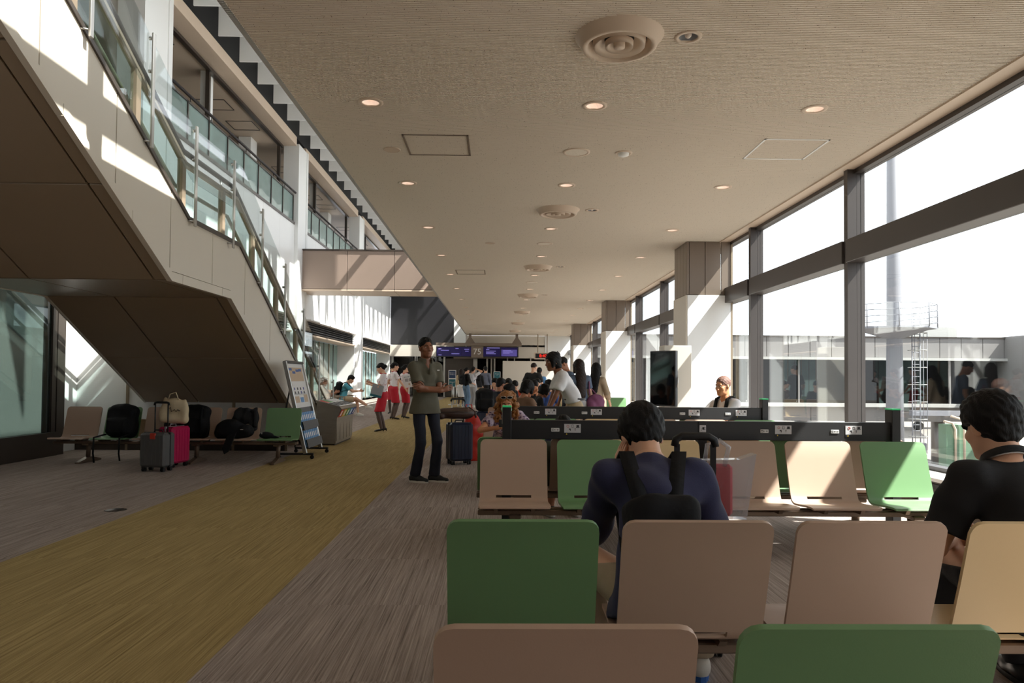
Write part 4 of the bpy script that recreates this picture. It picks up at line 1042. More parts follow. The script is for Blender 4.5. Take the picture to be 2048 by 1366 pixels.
# ================================================================== charging rails between the seat rows
def icon_sticker(r, x, z, y, s=1.0):
    w, h = .13 * s, .085 * s
    k = MB().box(x - w / 2, x + w / 2, y - .003, y, z - h / 2 + .016, z + h / 2, b=.0).build('notice_sticker', M['sticker'], r)
    yy = y - .0045
    def q(a, b, c, d, m='print_dark', nm='icon'): MB().box(x + a * s, x + b * s, yy, yy + .0014, z + c * s, z + d * s).build(nm, M[m], k)
    t = MB().tube([(x + (-.036 + .009 * math.cos(i * PI / 6)) * s, yy, z + (.024 + .009 * math.sin(i * PI / 6)) * s) for i in range(12)], .0012 * s, 4, closed=True); t.build('icon', M['print_red'], k)
    t = MB()
    for a, b, c, d in ((-.006, -.004, .013, .036), (.006, .008, .013, .036), (-.006, .008, .034, .036), (-.006, .008, .013, .0155)): t.box(x + a * s, x + b * s, yy, yy + .0014, z + c * s, z + d * s)
    t.build('icon', M['print_dark'], k)
    MB().box(x + .031 * s, x + .051 * s, yy, yy + .0014, z + .018 * s, z + .034 * s).box(x + .027 * s, x + .055 * s, yy, yy + .0014, z + .013 * s, z + .0175 * s).build('icon', M['print_dark'], k)
    MB().box(x - .028 * s, x - .014 * s, yy, yy + .0014, z - .002 * s, z + .006 * s).box(x - .019 * s, x - .014 * s, yy, yy + .0014, z - .012 * s, z - .002 * s).build('icon', M['print_dark'], k)
    MB().box(x + .016 * s, x + .026 * s, yy, yy + .0014, z + .003 * s, z + .006 * s).box(x + .0195 * s, x + .0225 * s, yy, yy + .0014, z - .011 * s, z + .003 * s).build('icon', M['print_dark'], k)
    q(-w / 2 / s, w / 2 / s, -.0425, -.026, nm='black_strip'); MB().prism([(x - .052 * s, z - .041 * s), (x - .040 * s, z - .041 * s), (x - .046 * s, z - .029 * s)], 1, yy - .001, yy).build('icon', M['print_yellow'], k)
def outlet(r, x, z, y):
    p = MB().box(x - .0325, x + .0325, y - .006, y, z - .014, z + .014, b=.002).build('outlet_plate', M['paper_white'], r)
    for a in (-.005, .016):
        MB().box(x + a - .003, x + a + .001, y - .0068, y - .005, z - .006, z + .006).box(x + a + .006, x + a + .009, y - .0068, y - .005, z - .006, z + .006).build('socket', M['print_dark'], p)
    MB().box(x - .028, x - .013, y - .0068, y - .005, z - .008, z - .004).box(x - .028, x - .013, y - .0068, y - .005, z + .003, z + .008).build('usb_port', M['print_dark'], p)
def charging_rail(label, y, x0, x1, outs, stk, plug, zt=.915):
    r = thing('charging_rail', label, 'charging rail', ((x0 + x1) / 2, y, 0)); L = (x1 - x0) / 2; c = (x0 + x1) / 2; h = .148
    MB().box(-L, L, -.03, .03, zt - h, zt, b=.003).build('rail', M['rail_black'], r)
    for s_ in (-1, 1):
        p = MB().box(s_ * L - .035, s_ * L + .035, -.055, .055, 0, zt + .1, b=.004).build('end_post', M['rail_black'], r)
        MB().box(s_ * L - .036, s_ * L + .036, -.056, .056, zt + .1, zt + .112, b=.003).build('green_cap', M['led_green'], p)
        MB().box(s_ * (L + .036) - .002, s_ * (L + .036) + .002, -.03, .03, zt - .03, zt + .06).build('tag_plate', M['paper_white'], p)
    MB().box(plug - c - .035, plug - c + .035, -.036, .05, 0, zt - .001, b=.003).build('centre_post', M['rail_black'], r)
    k = MB().box(plug - c - .026, plug - c + .026, -.040, -.036, zt - .085, zt - .03, b=.0015).build('plug_sticker', M['sticker'], r)
    X = plug - c; MB().box(X - .003, X + .012, -.0415, -.040, zt - .065, zt - .045).box(X + .012, X + .022, -.0415, -.040, zt - .050, zt - .047).box(X + .012, X + .022, -.0415, -.040, zt - .062, zt - .059).tube([(X - .003, -.0408, zt - .055), (X - .012, -.0408, zt - .06), (X - .01, -.0408, zt - .072), (X - .018, -.0408, zt - .076)], .0012, 4).build('plug_icon', M['print_dark'], k)
    for x in outs: outlet(r, x - c, zt - h / 2, -.03)
    for x in stk: icon_sticker(r, x - c, zt - h / 2 + .004, -.03)
    return r
charging_rail('nearer black charging rail with outlets and green capped end posts', 5.72, .07, 3.14, (.45, 1.0, 2.1, 2.66), (.585, 1.14, 2.25, 2.81), 1.61)
charging_rail('farther black charging rail with outlets above the back rows', 8.58, .07, 3.16, (.455, 1.02, 2.18, 2.72), (.62, 1.16, 2.32, 2.88), 1.62)
# ================================================================== outside: apron, wing of the terminal, mast
GZ = -4.5
sbuild(MB().box(4.9, 260, -120, 300, GZ - .3, GZ), 'ground', M['tarmac'], 'pale concrete apron outside the windows')
bd = thing('terminal_wing', 'grey panelled terminal wing with a dark glass band across the apron', 'building', (20, 48, GZ))
def B(mb, n, m): return mb.build(n, M[m], bd, (-20, -48, -GZ))
x = 6.2
while x < 33.6:
    B(MB().box(x + .02, x + 1.44, 48, 48.12, 2.86, 4.18), 'parapet_panel', 'ext_panel'); x += 1.46
B(MB().box(6, 33.9, 48.1, 48.4, 2.6, 4.2), 'parapet_core', 'joint_dark'); B(MB().box(6, 34.0, 47.9, 48.5, 4.18, 4.26), 'coping', 'bronze_dark')
B(MB().box(6, 34.0, 47.7, 48.3, 2.66, 2.84), 'upper_ledge', 'ext_white'); B(MB().box(6, 34.0, 47.7, 48.3, -.46, -.22), 'lower_ledge', 'ext_white')
B(MB().box(6, 34.0, 48.3, 53, -.5, -.3), 'floor_slab', 'carpet_up'); B(MB().box(6, 34.0, 48.3, 53, 2.62, 2.8), 'roof_slab', 'ext_panel')
x = 6.4
while x < 33.5:
    B(MB().box(x, x + .1, 48, 48.12, -.25, 2.7), 'window_post', 'ext_panel'); B(MB().box(x + .1, x + 3.3, 48.05, 48.07, -.22, 2.66), 'window_pane', 'dark_glass')
    B(MB().box(x, x + .1, 52.9, 53, -.25, 2.7), 'window_post', 'ext_panel'); B(MB().box(x + .1, x + 3.3, 52.95, 52.97, -.22, 2.66), 'window_pane', 'dark_glass')
    B(MB().box(x + .9, x + 1.35, 50, 50.4, -.3, 2.62), 'pier', 'charcoal'); x += 3.4
x = 6.2
while x < 29.5:
    B(MB().box(x + .02, x + 2.9, 48, 48.15, -1.42, -.5), 'apron_panel', 'ext_panel'); x += 2.93
for x in (11.0, 20.6, 30.0):
    B(MB().tube([(x, 49, GZ), (x, 49, -1.3)], .42, 14), 'pillar', 'ext_panel')
B(MB().box(33.95, 34.4, 38, 53, 2.66, 4.3), 'side_parapet', 'ext_panel'); B(MB().box(33.95, 34.4, 38, 53, -1.4, 2.66), 'side_wall', 'ext_panel')
B(MB().box(29.5, 34, 48.2, 53, -1.42, -.5), 'underside', 'ext_panel')
B(MB().box(27.5, 31.5, 49.2, 52, 4.26, 5.0).box(27.9, 30.9, 49.5, 51.6, 5.0, 5.25), 'roof_unit', 'ext_white')
jb = thing('boarding_bridge', 'grey cylindrical boarding bridge rotunda at the right edge outside', 'boarding bridge', (31.6, 39.5, GZ))
MB().lathe([(0, 7.9), (1.75, 7.9), (1.85, 7.8), (1.85, 5.9), (1.95, 5.85), (1.95, 5.7), (1.6, 5.65)], 32).build('rotunda_cap', M['mast_grey'], jb)
MB().lathe([(1.6, 5.7), (1.6, 2.9), (.5, 2.8)], 32).build('rotunda_body', M['ext_panel'], jb); MB().lathe([(.5, 3.0), (.5, 0)], 16).build('support_leg', M['mast_grey'], jb)
# light mast with platform and ladder
ms = thing('light_mast', 'tall grey light mast with railed platform and caged ladder', 'light mast', (19.87, 36, GZ))
MB().tube([(0, 0, 0), (0, 0, 8.3), (0, 0, 26)], [.45, .36, .26], 16).build('pole', M['mast_grey'], ms)
zp = 8.35
oc = [(1.9 * math.cos(R(22.5 + 45 * k)), 1.9 * math.sin(R(22.5 + 45 * k))) for k in range(8)]
MB().prism(oc, 2, zp, zp + .09).build('platform_deck', M['mast_grey'], ms); MB().lathe([(1.75, zp), (.4, zp - .45), (.36, zp - .5)], 8).build('platform_bracket', M['mast_grey'], ms)
for k in range(8):
    MB().tube([(*oc[k], zp + .05), (*oc[k], zp + 1.2)], .028, 6).build('rail_post', M['mast_grey'], ms)
for z in (.3, .6, .9, 1.2): MB().tube([(*p, zp + z) for p in oc], .018, 5, closed=True).build('guard_rail', M['mast_grey'], ms)
for dx in (.72, 1.12): MB().tube([(dx, -.3, 0), (dx, -.3, zp + 1)], .028, 6).build('ladder_stile', M['mast_grey'], ms)
for k in range(30): MB().tube([(.72, -.3, .3 + k * .3), (1.12, -.3, .3 + k * .3)], .016, 5).build('ladder_rung', M['mast_grey'], ms)
for k in range(8):
    MB().tube([(.6 + .32 + .42 * math.cos(a), -.3 - .62 * math.sin(a), 2.2 + k * .85) for a in [PI * j / 6 for j in range(7)]], .02, 5).build('cage_hoop', M['ext_white'], ms)
for a in (.7, 1.57, 2.4): MB().tube([(.92 + .42 * math.cos(a), -.3 - .62 * math.sin(a), 2.2), (.92 + .42 * math.cos(a), -.3 - .62 * math.sin(a), 8.2)], .014, 5).build('cage_bar', M['mast_grey'], ms)
# ground equipment under the wing
eq = thing('ground_power_unit', 'green ground power cabinet with pipes below the terminal wing', 'equipment', (27.6, 43.5, GZ))
MB().box(-.7, .4, -.4, .4, .1, 3.2, b=.03).build('cabinet', M['ext_green'], eq); MB().box(.5, 1.5, -.3, .3, .1, 3.0, b=.03).build('side_cabinet', M['ext_green'], eq)
MB().tube([(-.9, -.5, 3.4), (-.4, -.5, 3.3), (-.2, -.5, 2.9), (-.2, -.5, .2)], .07, 8).build('pipe', M['soffit_beige'], eq); MB().tube([(-.5, -.55, 3.7), (.2, -.55, 3.5), (.3, -.55, 3.2), (.3, -.55, .2)], .07, 8).build('pipe', M['soffit_beige'], eq)
MB().box(-2.6, 1.6, -.2, .2, 3.7, 4.0).build('canopy_beam', M['mast_grey'], eq)
o = thing('cable_box', 'grey electrical box fixed beside the pillar outside', 'box', (25.8, 44, GZ)); MB().box(-.35, .35, -.2, .2, .7, 2.0, b=.02).build('cabinet', M['mast_grey'], o); MB().box(-.06, .06, -.06, .06, 0, .72).build('stand', M['mast_grey'], o)
o = thing('traffic_cone', 'red and white safety cone lying on the apron', 'cone', (28.4, 52.5, GZ)); MB().lathe([(.5, 0), (.5, .06), (.3, .08), (.06, .9), (0, .92)], 16).build('cone_body', M['ext_red'], o)
tg = thing('tow_tractor', 'white low tow tractor parked on the apron', 'vehicle', (32.0, 66, GZ))
MB().prism([(-2.2, .4), (2.2, .4), (2.2, 1.1), (.7, 1.2), (.4, 2.0), (-.8, 2.0), (-1.0, 1.2), (-2.2, 1.1)], 1, -.9, .9).build('chassis', M['plane_white'], tg)
for x in (-1.4, 1.4): MB().tube([(x, -.95, .42), (x, .95, .42)], .42, 14).build('wheel_pair', M['rubber'], tg)
MB().prism([(.62, 1.25), (.4, 1.9), (-.7, 1.9), (-.85, 1.25)], 1, -.92, .92).build('cab_glass', M['screen_off'], tg)
ap = thing('airliner', 'white airliner with a red tail parked beyond the terminal wing', 'airplane', (51, 88, GZ))
MB().tube([(-19, 0, 4.4), (-17, 0, 4.4), (-13, 0, 4.2), (14, 0, 4.2), (18, 0, 4.0), (20, 0, 3.7)], [.3, 1.2, 1.95, 1.95, 1.4, .3], 20).build('fuselage', M['plane_white'], ap)
MB().prism([(-19, 5.4), (-15.5, 5.6), (-18, 8.2), (-19.6, 8.2)], 1, -.15, .15).build('tail_fin', M['tail_red'], ap)
MB().prism([(2.5, -1.5), (-2, -1.5), (-7, -16), (-5, -16)], 2, 3.2, 3.5).build('wing', M['plane_white'], ap); MB().prism([(2.5, 1.5), (-2, 1.5), (-7, 16), (-5, 16)], 2, 3.2, 3.5).build('wing', M['plane_white'], ap)
MB().lathe([(.8, 1.8), (1.05, 1.4), (1.0, -.6), (.6, -1.8)], 20).build('engine', M['mast_grey'], ap, None).matrix_world = Matrix.Translation((52, 83, GZ + 2.3)) @ Matrix.Rotation(PI / 2, 4, 'Y')
for (x, y) in ((14, 0), (-1, -2.5), (-1, 2.5)): MB().tube([(x, y - .3, .5), (x, y + .3, .5)], .5, 14).tube([(x, y, .5), (x, y, 3)], .12, 8).build('landing_gear', M['rubber'], ap)

# ================================================================== signs at the gate
sg = thing('gate_sign', 'hanging gate sign with number 75 between blue departure screens', 'sign', (-1.32, 45, 0))
MB().box(-2.55, 2.56, -.08, .08, 2.54, 3.2, b=.01).build('housing', M['black_wall'], sg)
for x0, x1, m in ((-2.5, -.96, 'screen_blue'), (-.94, -.38, 'screen_blue'), (.38, 1.42, 'screen_blue'), (1.46, 2.5, 'screen_blue')): MB().box(x0, x1, -.09, -.08, 2.6, 3.15).build('screen', M[m], sg)
MB().box(1.5, 2.46, -.095, -.09, 2.62, 3.02).build('bright_panel', M['screen_violet'], sg)
MB().box(-.37, .37, -.12, .1, 2.5, 3.24, b=.01).build('number_plate', M['bronze_panel'], sg)
text_mesh('gate_number', '75', .52, M['paper_white'], sg, facing(0, -.125, 2.87))
for x, z, w_ in ((-2.4, 3.02, .2), (-2.25, 2.93, .5), (-1.35, 3.05, .2), (-.8, 3.0, .3), (-.75, 2.88, .22), (.6, 3.1, .8), (.55, 3.0, .2), (.55, 2.9, .6), (.55, 2.82, .5), (.55, 2.74, .6), (1.6, 2.95, .5), (1.6, 2.86, .6), (1.6, 2.78, .4), (-2.4, 2.64, .2), (-1.6, 2.72, .5)):
    MB().box(x, x + w_, -.0965, -.0955, z, z + .045).build('screen_line', M['screen_text'], sg)
MB().box(-2.55, 2.75, -.15, .15, 3.24, 3.42).build('support_beam', M['bronze_panel'], sg)
for x in (-.45, 2.45):
    MB().box(x - .08, x + .08, -.06, .06, 3.5, CZ).prism([(x - .3, 3.42), (x + .3, 3.42), (x + .09, 3.75), (x - .09, 3.75)], 1, -.07, .07).build('hanger', M['bronze_panel'], sg)
ck = thing('digital_clock', 'hanging digital clock with red figures 8:40', 'clock', (2.72, 45, 0))
MB().box(-.5, .5, -.07, .07, 2.45, 2.86, b=.02).build('case', M['soffit_beige'], ck); MB().box(-.43, .43, -.085, -.07, 2.51, 2.8).build('display', M['black_matte'], ck)
text_mesh('figures', '8:40', .27, M['clock_red'], ck, facing(.04, -.09, 2.655))
for x in (-.28, .3): MB().tube([(x, 0, 2.86), (x, 0, CZ)], .025, 8).build('hanging_rod', M['post_bronze'], ck)
def group_sign(label, loc, plates, w_):
    s = thing('queue_sign', label, 'sign', loc); z = 1.6
    MB().tube([(0, 0, .02), (0, 0, 1.0)], .022, 8).build('pole', M['steel'], s); MB().lathe([(.0, .03), (.17, .02), (.18, 0)], 20).build('base', M['steel'], s)
    for m, t in plates:
        h = w_ * 1.12; b = MB().box(-w_ / 2, w_ / 2, -.015, .015, z - h, z, b=.004).build('frame', M['paper_white'], s); MB().box(-w_ / 2 + .025, w_ / 2 - .025, -.018, -.015, z - h + .025, z - .025).build('poster', M[m], b)
        text_mesh('lettering', t, w_ * .2, M['paper_white'], b, facing(0, -.021, z - h * .4)); z -= h
    return s
group_sign('stacked navy and teal queue signs on a steel stand', (-2.13, 33.6, 0), (('print_navy', 'Group 1\nGroup 2'), ('print_teal', 'Group 3')), .35)
group_sign('single teal queue sign reading Group 4', (-.07, 38, 0), (('print_teal', 'Group\n4'),), .36)
sd2 = thing('rope_stands', 'cluster of slim steel barrier stands beside the queue signs', 'barrier stand', (-2.1, 34.3, 0))
for k in range(3): MB().tube([(k * .12, k * .2, 0), (k * .12, k * .2, .95)], .025, 8).lathe([(.0, .03), (.15, .02), (.16, 0)], 16, (k * .12, k * .2, 0)).build('stand', M['steel'], sd2)
pt = thing('gate_partition', 'cream partition wall standing in front of the gate windows', 'partition', (1.9, 42, 0))
for k, (a, b, z0, z1) in enumerate(((-1.65, 1.6, 1.1, 2.25), (-1.65, 1.6, .02, 1.09))): MB().box(a, b, -.05, .05, z0, z1, b=.005).build('panel', M['cream_panel'], pt)
ct = thing('gate_counter', 'pale service counter beside the far left doors', 'counter', (-5.9, 40, 0)); MB().box(-.5, 1.0, -.3, .3, .0, 1.0, b=.01).build('cabinet', M['cream_panel'], ct); MB().box(-.55, 1.05, -.35, .35, 1.0, 1.04, b=.01).build('top', M['white_gloss'], ct)

# ================================================================== screen on a stand by the column
tv = thing('display_stand', 'black upright screen on a grey pedestal by the white column', 'screen', (2.98, 12.9, 0))
MB().box(.0, .5, .1, .5, .0, 1.86, b=.01).build('pedestal', M['cream_panel'], tv); MB().box(-.3, .55, -.2, .55, 0, .05, b=.01).build('base', M['paper_grey'], tv)
TM = Matrix.Translation((.0, .1, 0)) @ Matrix.Rotation(R(-52), 4, 'Z')
MB().box(-.29, .29, -.04, .03, .76, 1.76, b=.008, T=TM).build('bezel', M['charcoal'], tv); MB().box(-.27, .27, -.043, -.04, .79, 1.74, T=TM).build('screen', M['screen_off'], tv)
MB().tube([tuple(TM @ Vector((.31, -.0, 1.1))), tuple(TM @ Vector((.31, 0, 1.28)))], .012, 6).build('handle', M['steel'], tv)
MB().box(-.2, .2, .03, .1, 1.0, 1.5, T=TM).build('mount', M['charcoal'], tv)

# ================================================================== recycling station and leaflet stand
bn = thing('recycling_bins', 'steel recycling station with sloping slotted top and coloured labels', 'recycling bin', (-3.09, 13.95, 0))
MB().prism([(-.16, .03), (.15, .03), (.17, .5), (.25, .66), (.22, .70), (-.20, .80), (-.21, .03)], 1, -.72, .72).build('cabinet', M['steel_bin'], bn)
MB().box(-.19, .13, -.70, .70, 0, .03).build('plinth', M['joint_dark'], bn)
sl = Matrix.Translation((.0, 0, .752)) @ Matrix.Rotation(R(13.4), 4, 'Y')
MB().box(-.2, .225, -.715, .715, 0, .012, T=sl).build('lid', M['steel'], bn)
for k, m in enumerate(('print_red', 'print_yellow', 'print_green', 'print_sky', 'print_indigo')):
    y = -.57 + .285 * k
    MB().box(-.18, -.02, y - .12, y + .12, .012, .014, T=sl).build('lid_label', M[('print_red', 'print_green', 'paper_white', 'paper_white', 'paper_white')[k]], bn)
    MB().box(.0, .19, y - .1, y + .1, .012, .0145, T=sl).build('slot', M['black_matte'], bn)
    tl = Matrix.Translation((.214, 0, .575)) @ Matrix.Rotation(R(26.5), 4, 'Y')
    p = MB().box(0, .003, y - .12, y + .12, -.075, .075, T=tl).build('colour_label', M[m], bn)
    MB().box(.003, .0045, y - .05, y + .05, -.05, .05, T=tl).build('pictogram', M['paper_white'], p)
    MB().box(.158, .166, y - .125, y + .125, .08, .47).build('access_door', M['steel_bin'], bn)
ls = thing('leaflet_stand', 'leaning map and leaflet stand with silver frame on castors', 'leaflet stand', (-2.9, 11.5, 0))
LT = Matrix.Translation((0, 0, .08)) @ Matrix.Rotation(R(-13.5), 4, 'Y')
for y in (-.47, .47): MB().box(-.03, .03, y - .022, y + .022, 0, 1.43, b=.006, T=LT).build('side_rail', M['steel'], ls)
MB().box(-.03, .03, -.47, .47, 1.40, 1.44, b=.004, T=LT).build('top_rail', M['charcoal'], ls)
pb = MB().box(-.018, .0, -.45, .45, .70, 1.40, T=LT).build('poster_board', M['paper_white'], ls)
def pr(y0, y1, z0, z1, m, n='poster_print'): MB().box(.0, .002, y0, y1, z0, z1, T=LT).build(n, M[m], pb)
pr(-.38, .38, 1.12, 1.34, 'print_sand', 'map_print')
for a, b in ((-.36, 1.29), (-.2, 1.24), (.0, 1.27), (.16, 1.28)): MB().box(.002, .003, a, a + .16, b, b + .04, T=LT).build('map_tag', M['print_blue'], pb)
for i in range(4):
    for j in range(2): MB().box(.0, .002, -.3 + i * .17, -.25 + i * .17, .98 - j * .06, 1.02 - j * .06, T=LT).build('poster_print', M['print_dark' if (i + j) % 3 else 'print_indigo'], pb)
pr(-.36, -.12, .78, .88, 'print_sand'); pr(-.06, .12, .78, .86, 'print_sky'); pr(.16, .36, .78, .9, 'print_sand')
for z in range(3): pr(-.34, .34, .905 + z * .012, .909 + z * .012, 'paper_grey')
for zz in (.36, .08):
    MB().box(-.02, .005, -.45, .45, zz, zz + .34, T=LT).build('pocket_back', M['charcoal'], ls); MB().box(.05, .06, -.45, .45, zz, zz + .12, T=LT).build('pocket_front', M['charcoal'], ls); MB().box(.0, .06, -.45, .45, zz - .01, zz, T=LT).build('pocket_floor', M['charcoal'], ls)
    for k in range(8):
        y = -.4 + k * .105; lf = MB().box(.012, .04, y - .045, y + .045, zz + .01, zz + .26, T=LT).build('leaflet', M['print_sky'], ls); MB().box(.04, .041, y - .03, y + .02, zz + .15, zz + .22, T=LT).build('leaflet_print', M['paper_white'], lf)
for y in (-.47, .47):
    MB().box(-.42, .12, y - .02, y + .02, .06, .09).build('foot_bar', M['charcoal'], ls); MB().bar((-.42, y, .09), (-.24, y, 1.1), .02, .02).build('back_strut', M['charcoal'], ls)
    for x in (-.4, .1): MB().tube([(x, y - .015, .03), (x, y + .015, .03)], .03, 12).build('castor', M['rubber'], ls)

# ================================================================== older bench with arms beyond the stairs
ob = thing('armchair_bench', 'row of brown slatted seats with metal arms in the sun by the left doors', 'bench', (-5.02, 21.9, 0), R(-90))
for i in range(6):
    x = -2.9 + i * .58 + .58
    MB().prism([(-.22, .40), (.24, .44), (.24, .46), (-.22, .42)], 0, x - .25, x + .25).build('seat', M['cloth_brown'], ob)
    for j in range(2):
        for kk in range(2): MB().box(x - .24 + j * .25, x - .01 + j * .25, -.012, .012, .05 + kk * .19, .22 + kk * .19, b=.004, T=Matrix.Translation((0, -.24, .42)) @ Matrix.Rotation(R(14), 4, 'X')).build('back_pad', M['cloth_brown'], ob)
    MB().box(x - .25, x + .25, -.024, -.012, .03, .43, T=Matrix.Translation((0, -.24, .42)) @ Matrix.Rotation(R(14), 4, 'X')).build('backrest', M['post_bronze'], ob)
for i in range(7):
    x = -2.9 + i * .58 + .29; MB().tube([(x, -.26, .55), (x, .0, .64), (x, .24, .62), (x, .2, .42)], .018, 6).build('armrest', M['post_bronze'], ob)
MB().box(-2.6, .9, -.05, .05, .34, .40).build('beam', M['post_bronze'], ob)
for x in (-2.3, -.85, .6): MB().tube([(x, 0, .34), (x, .2, .02)], .025, 6).tube([(x, 0, .34), (x, -.2, .02)], .025, 6).build('leg', M['post_bronze'], ob)
bt = thing('water_bottle', 'clear plastic bottle on the floor under the seated person in teal', 'bottle', (-4.72, 23.3, 0)); MB().lathe([(0, 0), (.033, 0), (.035, .15), (.014, .2), (.014, .215)], 14).build('bottle_body', M['plastic_clear'], bt); MB().lathe([(.016, .21), (.016, .235), (0, .235)], 12).build('cap', M['paper_white'], bt)

# ================================================================== luggage
def suitcase(label, loc, rotz, w, d, h, m, hz=None, trim='rubber', band=True, hm='charcoal'):
    c = thing('suitcase', label, 'suitcase', loc, R(rotz)); b = .055
    MB().box(-w / 2, w / 2, -d / 2, d / 2, b, h, b=.03).build('shell', M[m], c)
    if band: MB().box(-w / 2 - .003, w / 2 + .003, -.012, .012, b - .003, h + .003, b=.002).build('zip_band', M[trim], c)
    n = max(3, int(w / .055))
    for k in range(1, n):
        x = -w / 2 + .02 + (w - .04) * k / n
        for s_ in (-1, 1): MB().box(x - .006, x + .006, s_ * d / 2 - .004, s_ * d / 2 + .004, b + .04, h - .04).build('rib', M[m], c)
    for x in (-w / 2 + .05, w / 2 - .05):
        for y in (-d / 2 + .045, d / 2 - .045):
            MB().box(x - .022, x + .022, y - .022, y + .022, .045, b + .01).build('castor_fork', M['rubber'], c)
            for s_ in (-1, 1): MB().tube([(x + s_ * .014 - .008, y, .026), (x + s_ * .014 + .008, y, .026)], .026, 12).build('wheel', M['rubber'], c)
    MB().tube([(-.06, d * .1, h), (-.05, d * .1, h + .03), (.05, d * .1, h + .03), (.06, d * .1, h)], .01, 6).build('top_handle', M[trim], c)
    if hz:
        for x in (-.09, .09): MB().tube([(x, d / 2 - .04, h - .01), (x, d / 2 - .04, hz - .02)], .009, 8).build('handle_tube', M['steel' if hm == 'steel' else hm], c)
        MB().tube([(-.1, d / 2 - .04, hz - .03), (-.095, d / 2 - .04, hz), (-.07, d / 2 - .04, hz + .008), (.07, d / 2 - .04, hz + .008), (.095, d / 2 - .04, hz), (.1, d / 2 - .04, hz - .03)], .015, 8).build('handle_grip', M['rubber'], c)
    return c
def soft_bag(name, label, cat, loc, rotz, sdf, m, res=.012, wr=.006, wf=22, parts=None):
    c = thing(name, label, cat, loc, R(rotz)); mesh_obj('bag_body', [(*sdf.mesh(res, wr=wr, wf=wf), 0)], M[m], c)
    for n, mb, mm in parts or []: mb.build(n, M[mm], c)
    return c
def pack_sdf(w, d, h, tilt=0.0):
    A = np.array(Matrix.Rotation(-math.atan2(tilt, h), 3, 'X')); c = A @ V3(0, 0, h * .5); s = SDF()
    s.box(c, (w * .5, d * .5, h * .5), A, min(w, d) * .36, .03); s.box(c + A @ V3(0, -d * .5, -h * .17), (w * .4, d * .26, h * .25), A, d * .2, .03); s.ell(c + A @ V3(0, 0, h * .4), (w * .4, d * .45, h * .14), A, .04)
    return s
sc = suitcase('charcoal hard suitcase standing in front of the seats under the stairs', (-4.43, 9.55, 0), -8, .36, .24, .5, 'case_grey', .88, hm='charcoal')
MB().box(-.03, .05, -.13, -.1, .42, .5, b=.01).build('red_tag', M['print_red'], sc)
suitcase('bright pink suitcase with a grey zip half hidden behind the charcoal one', (-4.42, 10.02, 0), 75, .36, .25, .55, 'case_pink', None, trim='paper_grey')
tb = SDF().cone((-.13, 0, .04), (.13, 0, .04), .06, .06, .03).cone((-.13, .0, .1), (-.12, .03, .31), .055, .02, .03).cone((.13, 0, .1), (.13, .03, .29), .055, .02, .03).ell((0, .01, .16), (.17, .055, .17), None, .04)
soft_bag('tote_bag', 'cream canvas tote bag with dark script lettering standing on the pink suitcase', 'tote bag', (-4.43, 10.02, .61), 8, tb, 'canvas', parts=[('strap', MB().tube([(-.07, -.03, .3), (-.05, -.02, .38), (.02, -.01, .40), (.06, -.02, .3)], .008, 6), 'canvas'),
     ('lettering', MB().tube([(-.07, -.052, .17), (-.03, -.056, .2), (-.02, -.056, .14), (.02, -.056, .17), (.04, -.056, .14), (.06, -.055, .17), (.09, -.052, .15)], .005, 5), 'print_dark')])
suitcase('navy hard suitcase with a brown bag on top beside the standing person', (-.555, 10.5, 0), 22, .34, .26, .60, 'case_navy', .93, hm='steel')
lb = SDF().cone((-.2, -.02, .06), (.2, 0, .055), .06, .055, .04, flat=((0, 0, 1), .9)).cone((-.2, .0, .09), (.14, .02, .12), .05, .05, .05).ell((0, 0, .08), (.27, .13, .075), None, .03).ell((-.22, -.03, .04), (.05, .1, .045), None, .02)
soft_bag('duffel_bag', 'dark brown leather bag lying on top of the navy suitcase', 'bag', (-.6, 10.42, .655), 14, lb, 'leather_brown', wr=.005, parts=[('zip_line', MB().tube([(-.24, -.12, .1), (0, -.135, .11), (.22, -.11, .09)], .005, 5), 'joint_dark'), ('strap', MB().tube([(.1, .05, .13), (.2, .03, .16), (.27, -.02, .1), (.28, -.05, .02)], .014, 6), 'leather_brown')])
rb = SDF().cone((0, 0, .07), (0, .0, .5), .13, .07, .05, flat=((0, 1, 0), .65)).cone((-.04, 0, .48), (.03, 0, .6), .06, .03, .03).ell((.02, 0, .25), (.15, .09, .22), None, .05)
soft_bag('shopping_bag', 'crumpled red bag standing behind the navy suitcase', 'bag', (-.40, 10.95, .0), 0, SDF().cone((0, 0, .1), (0, .0, .62), .13, .08, .05, flat=((0, 1, 0), .65)).cone((-.04, 0, .6), (-.05, 0, .76), .06, .025, .03).ell((.03, 0, .4), (.15, .09, .28), None, .05), 'red_bag', wr=.008, wf=30, parts=[('strap', MB().tube([(-.09, 0, .72), (-.08, 0, .84), (.0, 0, .84), (.02, 0, .7)], .01, 6), 'red_bag')])
suitcase('black suitcase with a backpack strapped on at the queue end', (-.27, 14.6, 0), 15, .38, .26, .58, 'case_navy', 1.02, hm='steel')
soft_bag('backpack', 'black backpack resting on the upright suitcase near the queue', 'backpack', (-.27, 14.5, .585), 15, pack_sdf(.36, .2, .42), 'nylon_black', parts=[('strap', MB().tube([(-.1, -.11, .36), (-.11, -.13, .2), (-.12, -.1, .05)], .014, 6), 'nylon_black')])
tr = suitcase('black trolley case with a tall handle beside the bowed person', (.9, 3.36, 0), -6, .3, .24, .55, 'charcoal', None)
for x in (-.08, .08): MB().box(x - .012, x + .012, -.105, -.085, .54, .95).build('handle_tube', M['charcoal'], tr)
MB().tube([(-.09, -.095, .94), (-.085, -.095, .97), (-.06, -.095, .985), (.06, -.095, .985), (.085, -.095, .97), (.09, -.095, .94)], .018, 8).build('handle_grip', M['rubber'], tr)
pb2 = thing('plastic_bag', 'clear plastic carrier bag with red contents standing on the trolley case', 'plastic bag', (1.06, 3.37, .60))
